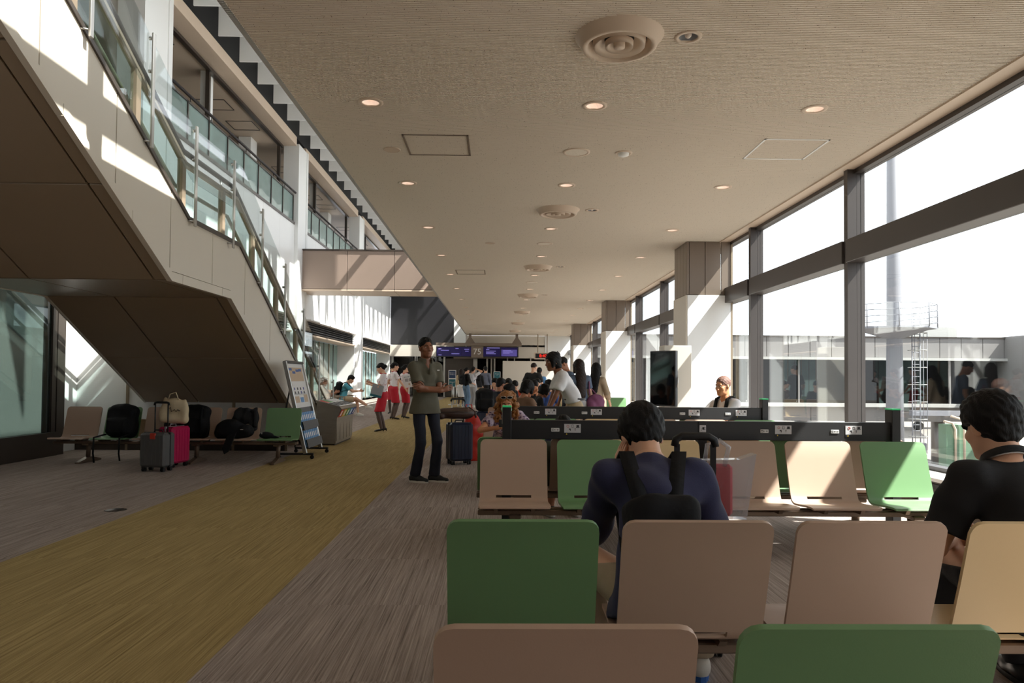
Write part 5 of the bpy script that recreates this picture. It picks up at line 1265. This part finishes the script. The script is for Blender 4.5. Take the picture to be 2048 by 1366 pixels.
MB().prism([(-.10, .0), (.09, .0), (.135, .30), (.06, .275), (-.11, .27)], 1, -.035, .035).build('bag_film', M['plastic_clear'], pb2)
MB().box(-.085, .03, -.028, .028, .01, .25, b=.015).build('red_packet', M['cloth_red'], pb2)
MB().tube([(-.1, -.02, .27), (-.09, -.02, .34), (-.03, -.02, .36), (.01, -.02, .33), (-.01, -.02, .24)], .011, 6).build('carry_handle', M['plastic_clear'], pb2)
# bags left on the seats under the stairs
def seatx(i): return -2.86 - PITCH * (5 - i + .5)
soft_bag('backpack', 'black backpack sitting upright on the dark green seat under the stairs', 'backpack', (seatx(1) + .05, 10.6, .345), -4, pack_sdf(.4, .24, .46, .06), 'nylon_black', res=.01, parts=[('hanging_strap', MB().tube([(-.17, -.1, .05), (-.2, -.33, .02), (-.2, -.34, -.2), (-.19, -.33, -.33)], .013, 6), 'nylon_black'), ('hanging_strap', MB().tube([(.17, -.1, .05), (.17, -.33, .02), (.17, -.34, -.2), (.18, -.33, -.3)], .013, 6), 'nylon_black'), ('logo_patch', MB().box(-.14, -.12, -.135, -.12, .2, .22), 'paper_white')])
e = thing('envelope', 'brown paper envelope leaning on the green seat behind the backpack', 'envelope', (seatx(1) + .24, 10.7, .35)); MB().box(-.09, .09, -.006, .006, 0, .26, T=Matrix.Rotation(R(-20), 4, 'X')).build('sheet', M['cloth_khaki'], e); MB().box(-.09, .09, -.008, -.006, .2, .26, T=Matrix.Rotation(R(-20), 4, 'X')).build('flap', M['cloth_khaki'], e)
jk = SDF().cone((-.06, -.04, .06), (-.05, .1, .32), .07, .05, .05).cone((.05, -.06, .05), (.06, .1, .34), .075, .05, .05).ell((0, .1, .33), (.12, .06, .06), None, .05).cone((.08, -.12, .03), (.1, -.2, .02), .05, .04, .03)
soft_bag('jacket', 'dark crumpled jacket draped over the seat behind the tote bag', 'jacket', (seatx(2) + .2, 10.6, .35), 0, jk, 'cloth_black', wr=.014, wf=34, parts=[('lining', MB().sphere((.0, .1, .37), (.1, .05, .03)), 'charcoal')])
soft_bag('backpack', 'slim black backpack with twin straps leaning on the fourth seat under the stairs', 'backpack', (seatx(3) - .08, 10.62, .345), 5, pack_sdf(.38, .2, .46, .1), 'nylon_black', res=.01, wr=.008, parts=[('shoulder_strap', MB().tube([(-.1, .06, .44), (-.11, -.06, .42), (-.12, -.12, .25), (-.14, -.12, .03)], .02, 6), 'nylon_black'), ('shoulder_strap', MB().tube([(.1, .06, .44), (.11, -.06, .42), (.12, -.12, .25), (.13, -.12, .03)], .02, 6), 'nylon_black')])
dg = SDF().ell((-.08, -.06, .13), (.2, .13, .14), None, .04).cone((-.2, -.04, .08), (.16, -.06, .1), .1, .09, .05).ell((.14, -.1, .12), (.07, .06, .06), None, .03)
soft_bag('shoulder_bag', 'bulky black shoulder bag slumped on the fifth seat under the stairs', 'bag', (seatx(4) - .02, 10.55, .35), 0, dg, 'nylon_black', res=.01, wr=.007, parts=[('hanging_flap', MB().prism([(-.02, .06), (.1, .1), (.0, -.16), (-.06, -.2), (-.09, -.12)], 1, -.34, -.31), 'nylon_black'), ('buckle', MB().box(.1, .14, -.17, -.165, .13, .14), 'steel')])
soft_bag('jacket', 'black folded coat hanging over the back of the fifth seat under the stairs', 'jacket', (seatx(4) + .02, 10.72, .42), 0, SDF().cone((-.13, .0, .05), (-.12, .08, .3), .06, .05, .04).cone((.13, .0, .05), (.14, .08, .34), .06, .04, .04).ell((0, .05, .2), (.19, .06, .15), None, .05), 'cloth_black', wr=.012, wf=30, parts=[('sleeve', MB().tube([(.08, .05, .3), (.15, .03, .3), (.17, -.02, .2), (.17, -.06, .08)], [.035, .035, .035, .03], 8), 'cloth_black')])
soft_bag('pouch', 'small black pouch lying on the rightmost green seat under the stairs', 'pouch', (seatx(5) - .17, 10.5, .35), 10, SDF().ell((0, 0, .045), (.1, .07, .05), None, .02).cone((.08, -.03, .03), (.17, -.03, .015), .025, .01, .02), 'nylon_black', res=.008, wr=.003, parts=[('clip', MB().box(-.06, -.05, -.075, -.06, .07, .09), 'paper_white')])
# ================================================================== people
SIT = dict(pelvis=(0, 0, .46), feet=((-.12, .44, .085), (.12, .44, .085)), kpole=(0, .6, 1))
def kit(J, name, label, cat):
    """a thing carried by a figure, built in that figure's frame"""
    r = J['root']; return thing(name, label, cat, tuple(r.location), r.rotation_euler[2])
def worn_pack(J, label, m='nylon_black', w=.3, h=.42, d=.16, drop=.0, straps=True, res=.014, side=0.0, pocket=True):
    k = kit(J, 'backpack', label, 'backpack'); s = SDF(); T = J['T1']; c = J['chest'] + T @ V3(side, -.15 - d * .35, -.06 - drop)
    up = T @ V3(0, 0, 1); rt = T @ V3(1, 0, 0); n = T @ V3(0, 1, 0)
    A = np.stack([rt, n, up], 1); s.box(c, (w * .5, d * .5, h * .5), A, min(w, d) * .36, .03); 
    if pocket: s.box(c - n * d * .5 - up * h * .17, (w * .38, d * .26, h * .25), A, d * .2, .03)
    s.ell(c + up * h * .38, (w * .42, d * .5, h * .16), A, .05)
    mesh_obj('bag_body', [(*s.mesh(res, wr=.006, wf=24), 0)], M[m], k)
    if straps:
        for i, q in enumerate((-1, 1)):
            a = J['sh'][i] * .62 + J['neck'] * .38; o = T @ V3(0, 0, .062 * J['s'])
            P = [c + rt * q * w * .2 + up * h * .34 + n * d * .2, a + o - n * .06, a + o * 1.05 + n * .02, a + n * .1 - up * .03, a + n * .135 - up * .15, c + rt * q * w * .45 - up * h * .25 + n * d * .3]
            b = MB(); vs = []
            for j, p in enumerate(P):
                for e in (-1, 1): vs.append(tuple(p + rt * e * .03))
            b.add(vs, [(2 * j, 2 * j + 1, 2 * j + 3, 2 * j + 2) for j in range(len(P) - 1)], True)
            so = b.build('shoulder_strap', M[m], k); md = so.modifiers.new('thick', 'SOLIDIFY'); md.thickness = .012
    return k
def specs(J, m='steel', up=0.0, fill=None):
    b = MB()
    for q in (-1, 1):
        b.tube([tuple(J['hp'](q * .033 + .021 * math.cos(a), .102 - abs(math.cos(a) * .004), .006 + up + .015 * math.sin(a))) for a in [2 * PI * k / 14 for k in range(14)]], .0014, 5, closed=True)
        b.tube([tuple(J['hp'](q * .054, .1, .008 + up)), tuple(J['hp'](q * .077, .07, .008 + up)), tuple(J['hp'](q * .081, -.01, .006 + up))], .0014, 5)
    b.tube([tuple(J['hp'](-.012, .103, .01 + up)), tuple(J['hp'](.012, .103, .01 + up))], .0014, 5)
    return b.build('glasses', M[m], J['root'])
def belt(J, m):
    p = J['pel'] + V3(0, 0, .085) * J['s']
    MB().tube([tuple(p + V3(.148 * math.cos(a), .125 * math.sin(a), .0)) for a in [2 * PI * k / 24 for k in range(24)]], .017, 6, closed=True).build('belt', M[m], J['root'])
# -- the person with folded arms
def ex1(J):
    b = MB(); c = J['chest'] + V3(-.085, .152, .075); b.box(c[0] - .014, c[0] + .014, c[1] - .006, c[1] + .004, c[2] - .006, c[2] + .006); b.build('chest_emblem', M['paper_white'], J['root'])
    MB().box(-.012, .012, .118, .139, 1.28, 1.40).build('placket', M['cloth_olive'], J['root'])
J1 = person('standing person with folded arms in an olive polo shirt and dark jeans', (-.87, 8.66, 0), 214, 1.70, pelvis=(0, 0, .925), head=(-6, 0, 3), twist=4, hands=((.085, .165, 1.12), (-.085, .225, 1.09)), poles=((-1, -.05, -1), (1, -.05, -1)),
       hdir=((.95, .12, .12), (-.8, .15, .25)), hnrm=((0, -1, .1), (0, -1, -.2)), curl=.22, feet=((-.12, .03, .085), (.09, -.06, .085)), fyaw=(38, 30), skin='skin_dark', build=.93, detail=1, gaze=(-.004, .001),
       shirt=dict(mat='cloth_olive', collar='cloth_olive', vneck=True, hem=-.11, sleeve=.72, cuff=1.02, o=.019, loose=1.07), bottom=('trousers', 'denim_dark', .008, 1.25), shoes=('sneaker', 'sneaker_black'), hair=('crop', 'hair_black'), res=.008, hres=.0045, extras=ex1, wr=.0035)
# -- the bowed person in navy, foreground
J2 = person('bowed person in a navy sweatshirt seated in the second row', (.63, 2.74, 0), 0, 1.72, pelvis=(0, 0, .45), lean=28, bend=16, head=(6, 42, 0), hands=((-.12, .38, .835), (.10, .42, .53)), poles=((-.1, .85, -1), (.75, -.35, -.4)), hdir=((.25, .1, 1), None), hnrm=((1, .3, 0), None),
       curl=.15, feet=((-.2, .33, .085), (.22, .32, .085)), kpole=((-.35, .6, 1), (.3, .6, 1)), build=1.04, skin='skin_light', shirt=dict(mat='cloth_navy', hem=-.1, sleeve=1.25, loose=1.08, o=.022), bottom=('trousers', 'cloth_sand', .02), shoes=('sneaker', 'sneaker_white', 'sole_blue'), hair=('thick', 'hair_black'), res=.0075, hres=.0045, wr=.005)
worn_pack(J2, 'black backpack worn low on the bowed person\'s back', w=.27, h=.28, d=.10, drop=.13, res=.008, side=-.03, pocket=False)
# -- the person in a black polo at the right edge
def ex3(J):
    n = 20
    MB().tube([tuple(J['neck'] + J['T2'] @ V3(.082 * math.cos(a), .084 * math.sin(a) + .012, .004 - .03 * max(0, math.sin(a)))) for a in [R(30) + (2 * PI - R(60)) * k / n + PI / 2 for k in range(n + 1)]], .0035, 6).build('collar_piping', M['paper_white'], J['root'])
J3 = person('person in a black polo with white piping seated at the right edge', (2.0, 2.66, 0), -4, 1.74, pelvis=(0, 0, .43), lean=15, bend=18, head=(14, 18, 0), hands=((-.12, .36, .58), (.04, .38, .58)), poles=((-.7, -.5, -.6), (.8, -.4, -.6)), feet=((-.14, .36, .085), (.16, .36, .085)), build=1.12,
       skin='skin_light', shirt=dict(mat='cloth_black', collar='cloth_black', hem=-.1, sleeve=.75, loose=1.05, o=.018), bottom=('trousers', 'cloth_black'), shoes=('sneaker', 'shoe_black', 'rubber'), hair=('thick', 'hair_black'), res=.0075, hres=.0045, extras=ex3, wr=.005)
k = kit(J3, 'phone', 'dark phone held by the person in the black polo', 'phone'); MB().box(-.11, .02, .47, .482, .59, .66, b=.006).build('phone_case', M['charcoal'], k); MB().box(-.105, .015, .4685, .47, .595, .655).build('screen', M['screen_off'], k)
# -- the curly haired person facing the viewer
def ex4(J):
    s = SDF(); hp = J['hp']; s.ell(hp(0, .068, -.055), (.06, .05, .05), J['HM'], .01); mesh_obj('face_mask', [(*s.mesh(.006, cuts=[(hp(0, 0, -.02), J['HM'] @ V3(0, -.25, 1))]), 0)], M['mask_green'], J['root'])
J4 = person('seated person in a patterned blouse and mint face mask facing the viewer', (.09, 8.14, 0), 180, 1.58, female=True, pelvis=(0, 0, .45), lean=26, bend=12, head=(0, 26, 0), hands=((-.1, .46, .72), (.09, .48, .72)), poles=((-1, -.2, -.4), (1, -.2, -.4)), feet=((-.1, .40, .085), (.12, .40, .085)), kpole=(0, .6, 1), detail=1, gaze=(0, -.004), build=1.08,
       skin='skin_warm', shirt=dict(mat='floral', sleeve=.6, hem=-.06, loose=1.1), bottom=('trousers', 'cloth_khaki'), shoes=('sneaker', 'sneaker_white'), hair=('curly', 'hair_curl'), res=.009, hres=.005, extras=ex4)
k = kit(J4, 'sunglasses', 'dark sunglasses pushed up on the head of the person in the patterned blouse', 'sunglasses'); b = MB(); hp4 = J4['hp']
for q in (-1, 1):
    b = MB(); b.tube([tuple(hp4(q * .036 + .03 * math.cos(a), .078, .098 + .017 * math.sin(a))) for a in [2 * PI * j / 14 for j in range(14)]], .003, 5, closed=True); b.build('frame', M['steel'], k)
    MB().add([tuple(hp4(q * .036 + .03 * math.cos(2 * PI * j / 14), .078, .098 + .017 * math.sin(2 * PI * j / 14))) for j in range(14)], [tuple(range(14))]).build('lens', M['screen_off'], k)
k = kit(J4, 'phone', 'black phone in the hands of the person in the patterned blouse', 'phone'); MB().box(-.06, .08, .52, .532, .73, .81, b=.005).build('phone_case', M['charcoal'], k); MB().box(-.055, .075, .5185, .52, .735, .805).build('screen', M['screen_off'], k)
# -- the person bending forward in a white T-shirt
def ex5(J):
    belt(J, 'charcoal')
    for q in (1,): MB().tube([tuple(J['hp'](.0 + .04 * math.cos(a), -.1 - .012 * math.sin(2 * a), .09 + .03 * math.sin(a))) for a in [2 * PI * j / 10 for j in range(10)]], .005, 5, closed=True).build('hair_clip', M['charcoal'], J['root'])
J5 = person('person in a white T-shirt and khaki trousers bending over the seats', (.93, 9.35, 0), 98, 1.62, female=True, pelvis=(0, -.06, .90), lean=30, bend=4, head=(18, 12, 0), hands=((-.13, .36, .74), (.12, .3, .76)), poles=((-.5, -1, 0), (.5, -1, 0)), feet=((-.11, .0, .085), (.11, -.05, .085)), skin='skin_dark', detail=1, gaze=(.003, 0),
       shirt=dict(mat='cloth_white', sleeve=.72, hem=.05, loose=1.1, o=.018, cuff=1.15), bottom=('trousers', 'cloth_khaki', .018), shoes=('sneaker', 'sneaker_white'), hair=('bob', 'hair_black'), res=.009, hres=.005, extras=ex5, wr=.004)
# -- the person with glasses in the sun
def ex6(J):
    specs(J)
    for i, q in enumerate((-1, 1)):
        a = J['sh'][i] * .55 + J['neck'] * .45; T = J['T1']; rt = T @ V3(1, 0, 0); P = [a + T @ V3(0, -.1, .0), a + T @ V3(0, -.02, .065), a + T @ V3(0, .07, .04), a + T @ V3(0, .13, -.1), a + T @ V3(0, .14, -.25)]
        b = MB(); b.add([tuple(p + rt * e * .026) for p in P for e in (-1, 1)], [(2 * j, 2 * j + 1, 2 * j + 3, 2 * j + 2) for j in range(4)], True); so = b.build('shoulder_strap', M['nylon_black'], J['root']); so.modifiers.new('t', 'SOLIDIFY').thickness = .01
    MB().sphere(tuple(J['hp'](-.083, .0, -.012)), .008).build('earbud', M['rubber'], J['root'])
J6 = person('seated person in a white T-shirt with glasses and black straps by the window', (2.98, 9.32, 0), 118, 1.70, lean=8, head=(2, 6, 0), hands=((.06, .33, .80), (.12, .30, .80)), poles=((-1, -.2, -.5), (1, -.2, -.5)), skin='skin_warm', detail=1, gaze=(0, 0), pelvis=(0, 0, .50), feet=((-.12, .4, .085), (.12, .4, .085)), kpole=(0, .6, 1),
       shirt=dict(mat='cloth_white', sleeve=.75, hem=-.08, loose=1.08), bottom=('trousers', 'cloth_khaki'), shoes=('sneaker', 'sneaker_white'), hair=('crop', 'hair_grey'), res=.009, hres=.005, extras=ex6)
k = thing('folded_cloth', 'pale green folded cloth lying on the seat back beside the person with glasses', 'cloth', (2.52, 8.86, .775)); mesh_obj('cloth', [(*SDF().ell((0, 0, .03), (.13, .09, .035), None, .02).cone((.1, 0, .02), (.2, .02, .01), .03, .015, .03).mesh(.008, wr=.004, wf=40), 0)], M['ext_green'], k)
# -- three standing behind the rails
person('standing person in a slate shirt looking down behind the bending person', (1.25, 12.7, 0), 108, 1.62, head=(0, 28, 0), lean=8, detail=1, skin='skin_tan', shirt=dict(mat='cloth_slate', sleeve=.7), bottom=('trousers', 'denim_dark'), shoes=('sneaker', 'sneaker_black'), hair=('crop', 'hair_black'), res=.012, hres=.007)
J8 = person('standing person in a blue grey top and pale skirt seen from behind', (1.32, 11.75, 0), 14, 1.54, female=True, head=(10, 10, 0), hands=(None, (.27, .12, .78)), skin='skin_light', shirt=dict(mat='cloth_slate', sleeve=.62, hem=-.02), bottom=('skirt', 'cloth_grey', .014, .3), shoes=('sneaker', 'sneaker_white'), hair=('long', 'hair_dark', .36), res=.011, hres=.007)
k = kit(J8, 'handbag', 'plum coloured shoulder bag hanging on the person in the blue grey top', 'handbag'); mesh_obj('bag_body', [(*SDF().cone((.16, -.12, .82), (.34, -.04, .78), .07, .06, .05).ell((.25, -.08, .87), (.15, .07, .13), None, .04).mesh(.012, wr=.006, wf=26), 0)], M['cloth_purple'], k); MB().tube([(.13, -.1, .98), (.14, -.06, 1.2), (.145, .0, 1.25), (.2, .03, 1.1), (.3, -.02, .97)], .012, 6).build('strap', M['cloth_purple'], k)
person('standing person in a loose beige shirt right of the plum bag', (1.68, 12.6, 0), -25, 1.52, female=True, lean=10, head=(20, 20, 0), hands=(None, (.22, .18, .82)), skin='skin_light', shirt=dict(mat='cloth_sand', sleeve=1.5, hem=-.12, loose=1.15), bottom=('trousers', 'cloth_sand'), shoes=('sneaker', 'sneaker_white'), hair=('long', 'hair_black', .3), res=.012, hres=.007)
# -- gate staff in red skirts
def scarf(J):
    MB().tube([tuple(J['neck'] + V3(.068 * math.cos(a), .07 * math.sin(a) + .01, -.005)) for a in [2 * PI * j / 14 for j in range(14)]], .012, 6, closed=True).build('scarf', M['cloth_red'], J['root'])
ST = dict(female=True, skin='skin_light', bottom=('skirt', 'cloth_red', .012, .50), shoes=('heel', 'heel_black'), extras=scarf, res=.012, hres=.007, build=.94)
J10 = person('gate attendant in a red skirt writing on a clipboard, nearest of the staff', (-2.63, 16.65, 0), 92, 1.56, head=(0, 22, 0), hands=((-.06, .30, 1.08), (.08, .30, 1.12)), shirt=dict(mat='blouse', sleeve=.7, hem=.06), hair=('bun', 'hair_black'), detail=1, feet=((-.07, .02, .085), (.07, -.03, .085)), **ST)
k = kit(J10, 'document_folder', 'large grey document folder under the nearest attendant\'s arm', 'folder'); MB().box(-.005, .005, -.13, .13, -.14, .14, b=.003, T=Matrix.Translation((-.17, .12, .93)) @ Matrix.Rotation(R(14), 4, 'X')).build('sheet', M['paper_grey'], k); MB().box(-.007, -.005, -.13, .13, -.135, -.085, T=Matrix.Translation((-.17, .12, .93)) @ Matrix.Rotation(R(14), 4, 'X')).build('teal_band', M['print_teal'], k)
k = kit(J10, 'pen', 'pen in the nearest attendant\'s raised hand', 'pen'); MB().tube([(.02, .3, 1.17), (.0, .42, 1.2)], .005, 6).build('barrel', M['charcoal'], k)
J11 = person('gate attendant in a red skirt holding a paper slip, second of the staff', (-3.1, 21.6, 0), -62, 1.67, head=(-12, 5, 0), hands=((-.2, .1, .95), (.26, .28, .90)), shirt=dict(mat='blouse', sleeve=.65, hem=.06), hair=('bun', 'hair_black'), **ST)
k = kit(J11, 'paper_slip', 'white paper slip in the second attendant\'s hand', 'paper'); MB().box(.22, .31, .345, .35, .78, .95, T=Matrix.Rotation(R(4), 4, 'Y')).build('sheet', M['paper_white'], k); MB().box(.20, .25, .344, .345, .9, .92).build('print_line', M['paper_grey'], k)
J12 = person('gate attendant in a red skirt carrying the boarding time board', (-2.86, 22.2, 0), -48, 1.62, head=(-14, 8, 0), hands=((-.1, .34, 1.0), (.2, .3, .98)), shirt=dict(mat='blouse', sleeve=.65, hem=.06), hair=('bun', 'hair_black'), **{**ST, 'feet': ((-.16, .06, .085), (.14, -.08, .085))})
bd2 = thing('boarding_board', 'white board with boarding time lettering held by the third attendant', 'sign board', (-2.6, 21.95, 0)); BT = Matrix.Translation((0, 0, 1.16)) @ Matrix.Rotation(R(-9), 4, 'Y')
MB().box(-.28, .30, -.006, .006, -.2, .2, T=BT).build('board', M['paper_white'], bd2)
text_mesh('lettering', 'BOARDING TIME', .062, M['print_teal'], bd2, BT @ facing(.0, -.009, .12)); text_mesh('lettering', '搭乗時間', .11, M['print_dark'], bd2, BT @ facing(.0, -.009, .02))
for x in (-.1, .1): MB().lathe([(0, 0), (.03, 0)], 10).build('pictogram', M['print_sand'], bd2).matrix_local = BT @ Matrix.Translation((x, -.009, -.1)) @ Matrix.Rotation(PI / 2, 4, 'X')
person('gate attendant mostly hidden behind the second one', (-3.62, 25.0, 0), 175, 1.62, head=(0, 10, 0), shirt=dict(mat='blouse', sleeve=.65, hem=.06), hair=('bun', 'hair_black'), **ST)
person('far gate attendant with white blouse standing by the dark doors', (-3.75, 43.6, 0), 190, 1.6, female=True, skin='skin_light', shirt=dict(mat='cloth_white', sleeve=.7, hem=.05), bottom=('trousers', 'cloth_black'), shoes=('sneaker', 'shoe_black', 'rubber'), hair=('bun', 'hair_black'), res=.018, hres=.012)
# -- the person in teal on the sunny bench
J13 = person('person in a teal shirt and cream shorts sitting cross legged with a phone', (-4.97, 23.35, 0), -88, 1.70, pelvis=(0, 0, .56), lean=14, bend=12, head=(0, 32, 0), hands=((-.04, .52, .80), (.05, .54, .80)), poles=((-.6, -.3, -1), (.6, -.3, -1)), feet=((-.06, .48, .085), (-.02, .78, .33)), kpole=((0, .6, 1), (0, .3, 1)), skin='skin_light', shirt=dict(mat='cloth_teal', sleeve=.7, hem=-.06), bottom=('shorts', 'cloth_khaki'), shoes=('sneaker', 'sneaker_white'), hair=('short', 'hair_black'), res=.013, hres=.008)
worn_pack(J13, 'black backpack on the back of the person in teal', w=.32, h=.42, d=.18)
k = kit(J13, 'phone', 'phone held by the person in teal', 'phone'); MB().box(-.03, .04, .66, .67, .79, .9, b=.004).build('phone_case', M['charcoal'], k); MB().box(-.025, .035, .6585, .66, .795, .895).build('screen', M['screen_off'], k)
person('traveller seated in shade at the near end of the sunny bench', (-4.98, 20.6, 0), -95, 1.65, head=(0, 20, 0), hands=((-.05, .4, .8), (.08, .4, .8)), skin='skin_tan', shirt=dict(mat='cloth_grey', sleeve=.7), bottom=('shorts', 'denim_dark'), shoes=('sneaker', 'sneaker_black'), hair=('short', 'hair_black'), res=.016, hres=.01, **SIT)
# -- the queue at the gate
Q = dict(res=.016, hres=.01)
J14 = person('person in a black top and flared blue jeans in the queue', (-1.31, 29.5, 0), -50, 1.66, female=True, head=(-10, 12, 0), hands=((-.12, .2, 1.05), (.2, .25, 1.0)), skin='skin_light', shirt=dict(mat='cloth_black', sleeve=1.3, hem=.0), bottom=('trousers', 'denim_blue', .014, 1.5), shoes=('sneaker', 'sneaker_white'), hair=('bun', 'hair_black'), **Q)
worn_pack(J14, 'black backpack on the person in flared jeans', w=.28, h=.38, d=.14)
J15 = person('person in pale clothes with one hand raised to the head', (-1.08, 30.8, 0), -30, 1.70, hands=((-.18, .1, .95), (.14, .1, 1.62)), poles=(None, (1, .2, 0)), skin='skin_light', shirt=dict(mat='cloth_white', sleeve=.7), bottom=('trousers', 'cloth_grey', .03), shoes=('sneaker', 'sneaker_white'), hair=('short', 'hair_black'), **Q)
worn_pack(J15, 'pale grey backpack on the person in pale clothes', 'cloth_grey', w=.3, h=.42, d=.16)
person('person in beige half hidden behind the person in jeans', (-1.62, 31.4, 0), -20, 1.62, female=True, skin='skin_light', shirt=dict(mat='cloth_khaki', sleeve=1.4), bottom=('skirt', 'cloth_white', .014, .45), shoes=('sneaker', 'sneaker_white'), hair=('long', 'hair_dark', .2), **Q)
J16 = person('person in a checked blue shirt with sleeves down at the head of the queue', (-.58, 32.6, 0), -12, 1.75, skin='skin_light', head=(25, 5, 0), shirt=dict(mat='cloth_check', sleeve=1.9, hem=-.02), bottom=('trousers', 'cloth_black'), shoes=('sneaker', 'shoe_black', 'rubber'), hair=('short', 'hair_black'), **Q)
person('person in a black long sleeved top in the middle of the queue', (-.86, 32.0, 0), 10, 1.62, female=True, skin='skin_light', shirt=dict(mat='cloth_black', sleeve=1.7), bottom=('trousers', 'cloth_khaki'), shoes=('sneaker', 'sneaker_white'), hair=('long', 'hair_black', .2), **Q)
J17 = person('standing person in a black T-shirt turned towards the cream partition', (.98, 20.4, 0), -28, 1.66, build=1.2, head=(-15, 8, 0), hands=((-.3, .12, .9), (.2, .3, 1.0)), skin='skin_light', shirt=dict(mat='cloth_black', sleeve=.75, loose=1.1), bottom=('trousers', 'denim_dark'), shoes=('sneaker', 'sneaker_black'), hair=('crop', 'hair_dark'), res=.015, hres=.01)
person('person in a light blue shirt beside the standing person in the black T-shirt', (1.24, 21.9, 0), -10, 1.55, skin='skin_light', shirt=dict(mat='print_sky', sleeve=.7), bottom=('trousers', 'cloth_grey'), shoes=('sneaker', 'sneaker_white'), hair=('short', 'hair_black'), res=.016, hres=.01)
person('standing person near the third column, only the head showing', (2.15, 24.6, 0), 20, 1.6, skin='skin_light', shirt=dict(mat='cloth_slate', sleeve=.7), bottom=('trousers', 'denim_dark'), shoes=('sneaker', 'sneaker_black'), hair=('short', 'hair_black'), res=.018, hres=.011)
# -- seated travellers in the middle rows
def sitter(label, x, y, rz, **k):
    kk = dict(res=.014, hres=.009, skin='skin_light', bottom=('trousers', 'denim_dark'), shoes=('sneaker', 'sneaker_black'), hair=('short', 'hair_black')); kk.update(SIT); kk.update(k)
    return person(label, (x, y, 0), rz, kk.pop('H', 1.68), **kk)
sitter('seated person in a dark shirt reaching out to the suitcase handle', .02, 15.4, -40, head=(-10, 12, 0), hands=((-.3, .32, 1.02), (.15, .35, .7)), poles=((-.5, -.2, -1), None), skin='skin_tan', shirt=dict(mat='denim_dark', sleeve=.7))
JG = sitter('seated person with thin glasses looking down to the left', .27, 17.6, 150, head=(10, 22, 0), detail=1, shirt=dict(mat='cloth_black', sleeve=.75)); specs(JG, 'charcoal')
sitter('person in an orange shirt leaning behind the person with thin glasses', .46, 18.3, 170, lean=22, head=(0, 35, 0), shirt=dict(mat='cloth_orange', sleeve=.75))
sitter('seated person in a brown sleeveless top in the centre row', .33, 10.75, -35, female=True, lean=12, head=(-20, 25, 0), skin='skin_tan', hands=((-.1, .4, .75), (.15, .4, .75)), shirt=dict(mat='cloth_brown', sleeve=.25), hair=('bob', 'hair_black'), res=.011, hres=.007)
sitter('seated person in black with long sleeves looking down in profile', .6, 13.0, -80, female=True, lean=22, head=(0, 30, 0), H=1.58, skin='skin_dark', shirt=dict(mat='cloth_black', sleeve=1.3), hair=('bob', 'hair_black'), detail=1)
sitter('person leaning forward with face in hands in the middle row', .78, 15.9, 180, lean=18, head=(0, 30, 0), hands=((-.06, .3, .98), (.06, .3, .98)), skin='skin_warm', shirt=dict(mat='cloth_black', sleeve=.75))
sitter('person in a bright blue T-shirt seated with the back turned', 1.17, 16.6, 15, head=(15, 8, 0), H=1.62, shirt=dict(mat='cloth_blue', sleeve=.75))
sitter('person in black seated far back beside the blue T-shirt', 1.02, 19.0, 180, head=(0, 15, 0), shirt=dict(mat='cloth_black', sleeve=.75))
sitter('person in brown seated far back near the partition', .86, 21.6, 170, head=(0, 15, 0), hair=('bob', 'hair_dark'), female=True, shirt=dict(mat='cloth_brown', sleeve=.75))
sitter('person in a plum hood seated beside the reaching person', -.06, 18.4, 160, head=(0, 20, 0), shirt=dict(mat='cloth_purple', sleeve=1.6))
sitter('person in navy slumped forward behind the nearer charging rail', .66, 6.12, 8, lean=50, bend=22, H=1.5, head=(0, 46, 0), hands=((-.1, .42, .62), (.12, .42, .62)), skin='skin_tan', shirt=dict(mat='cloth_navy', sleeve=.7), bottom=('shorts', 'cloth_khaki'), res=.011, hres=.007)
soft_bag('backpack', 'dark green quilted backpack on the seat behind the tan aisle chair', 'backpack', (.34, 6.08, .35), 180, pack_sdf(.32, .2, .36, .04), 'cloth_green', parts=[('strap', MB().tube([(-.08, .08, .3), (-.1, .12, .2), (-.1, .1, .05)], .014, 6), 'nylon_black')])
sitter('person in khaki trousers stretched out beyond the person in the patterned blouse', .2, 11.5, 118, lean=-4, H=1.5, head=(0, 20, 0), hands=((-.1, .3, .65), (.12, .3, .65)), feet=((-.12, .5, .085), (.16, .5, .085)), shirt=dict(mat='cloth_sand', sleeve=1.4), bottom=('trousers', 'cloth_khaki'), hair=('short', 'hair_black'))
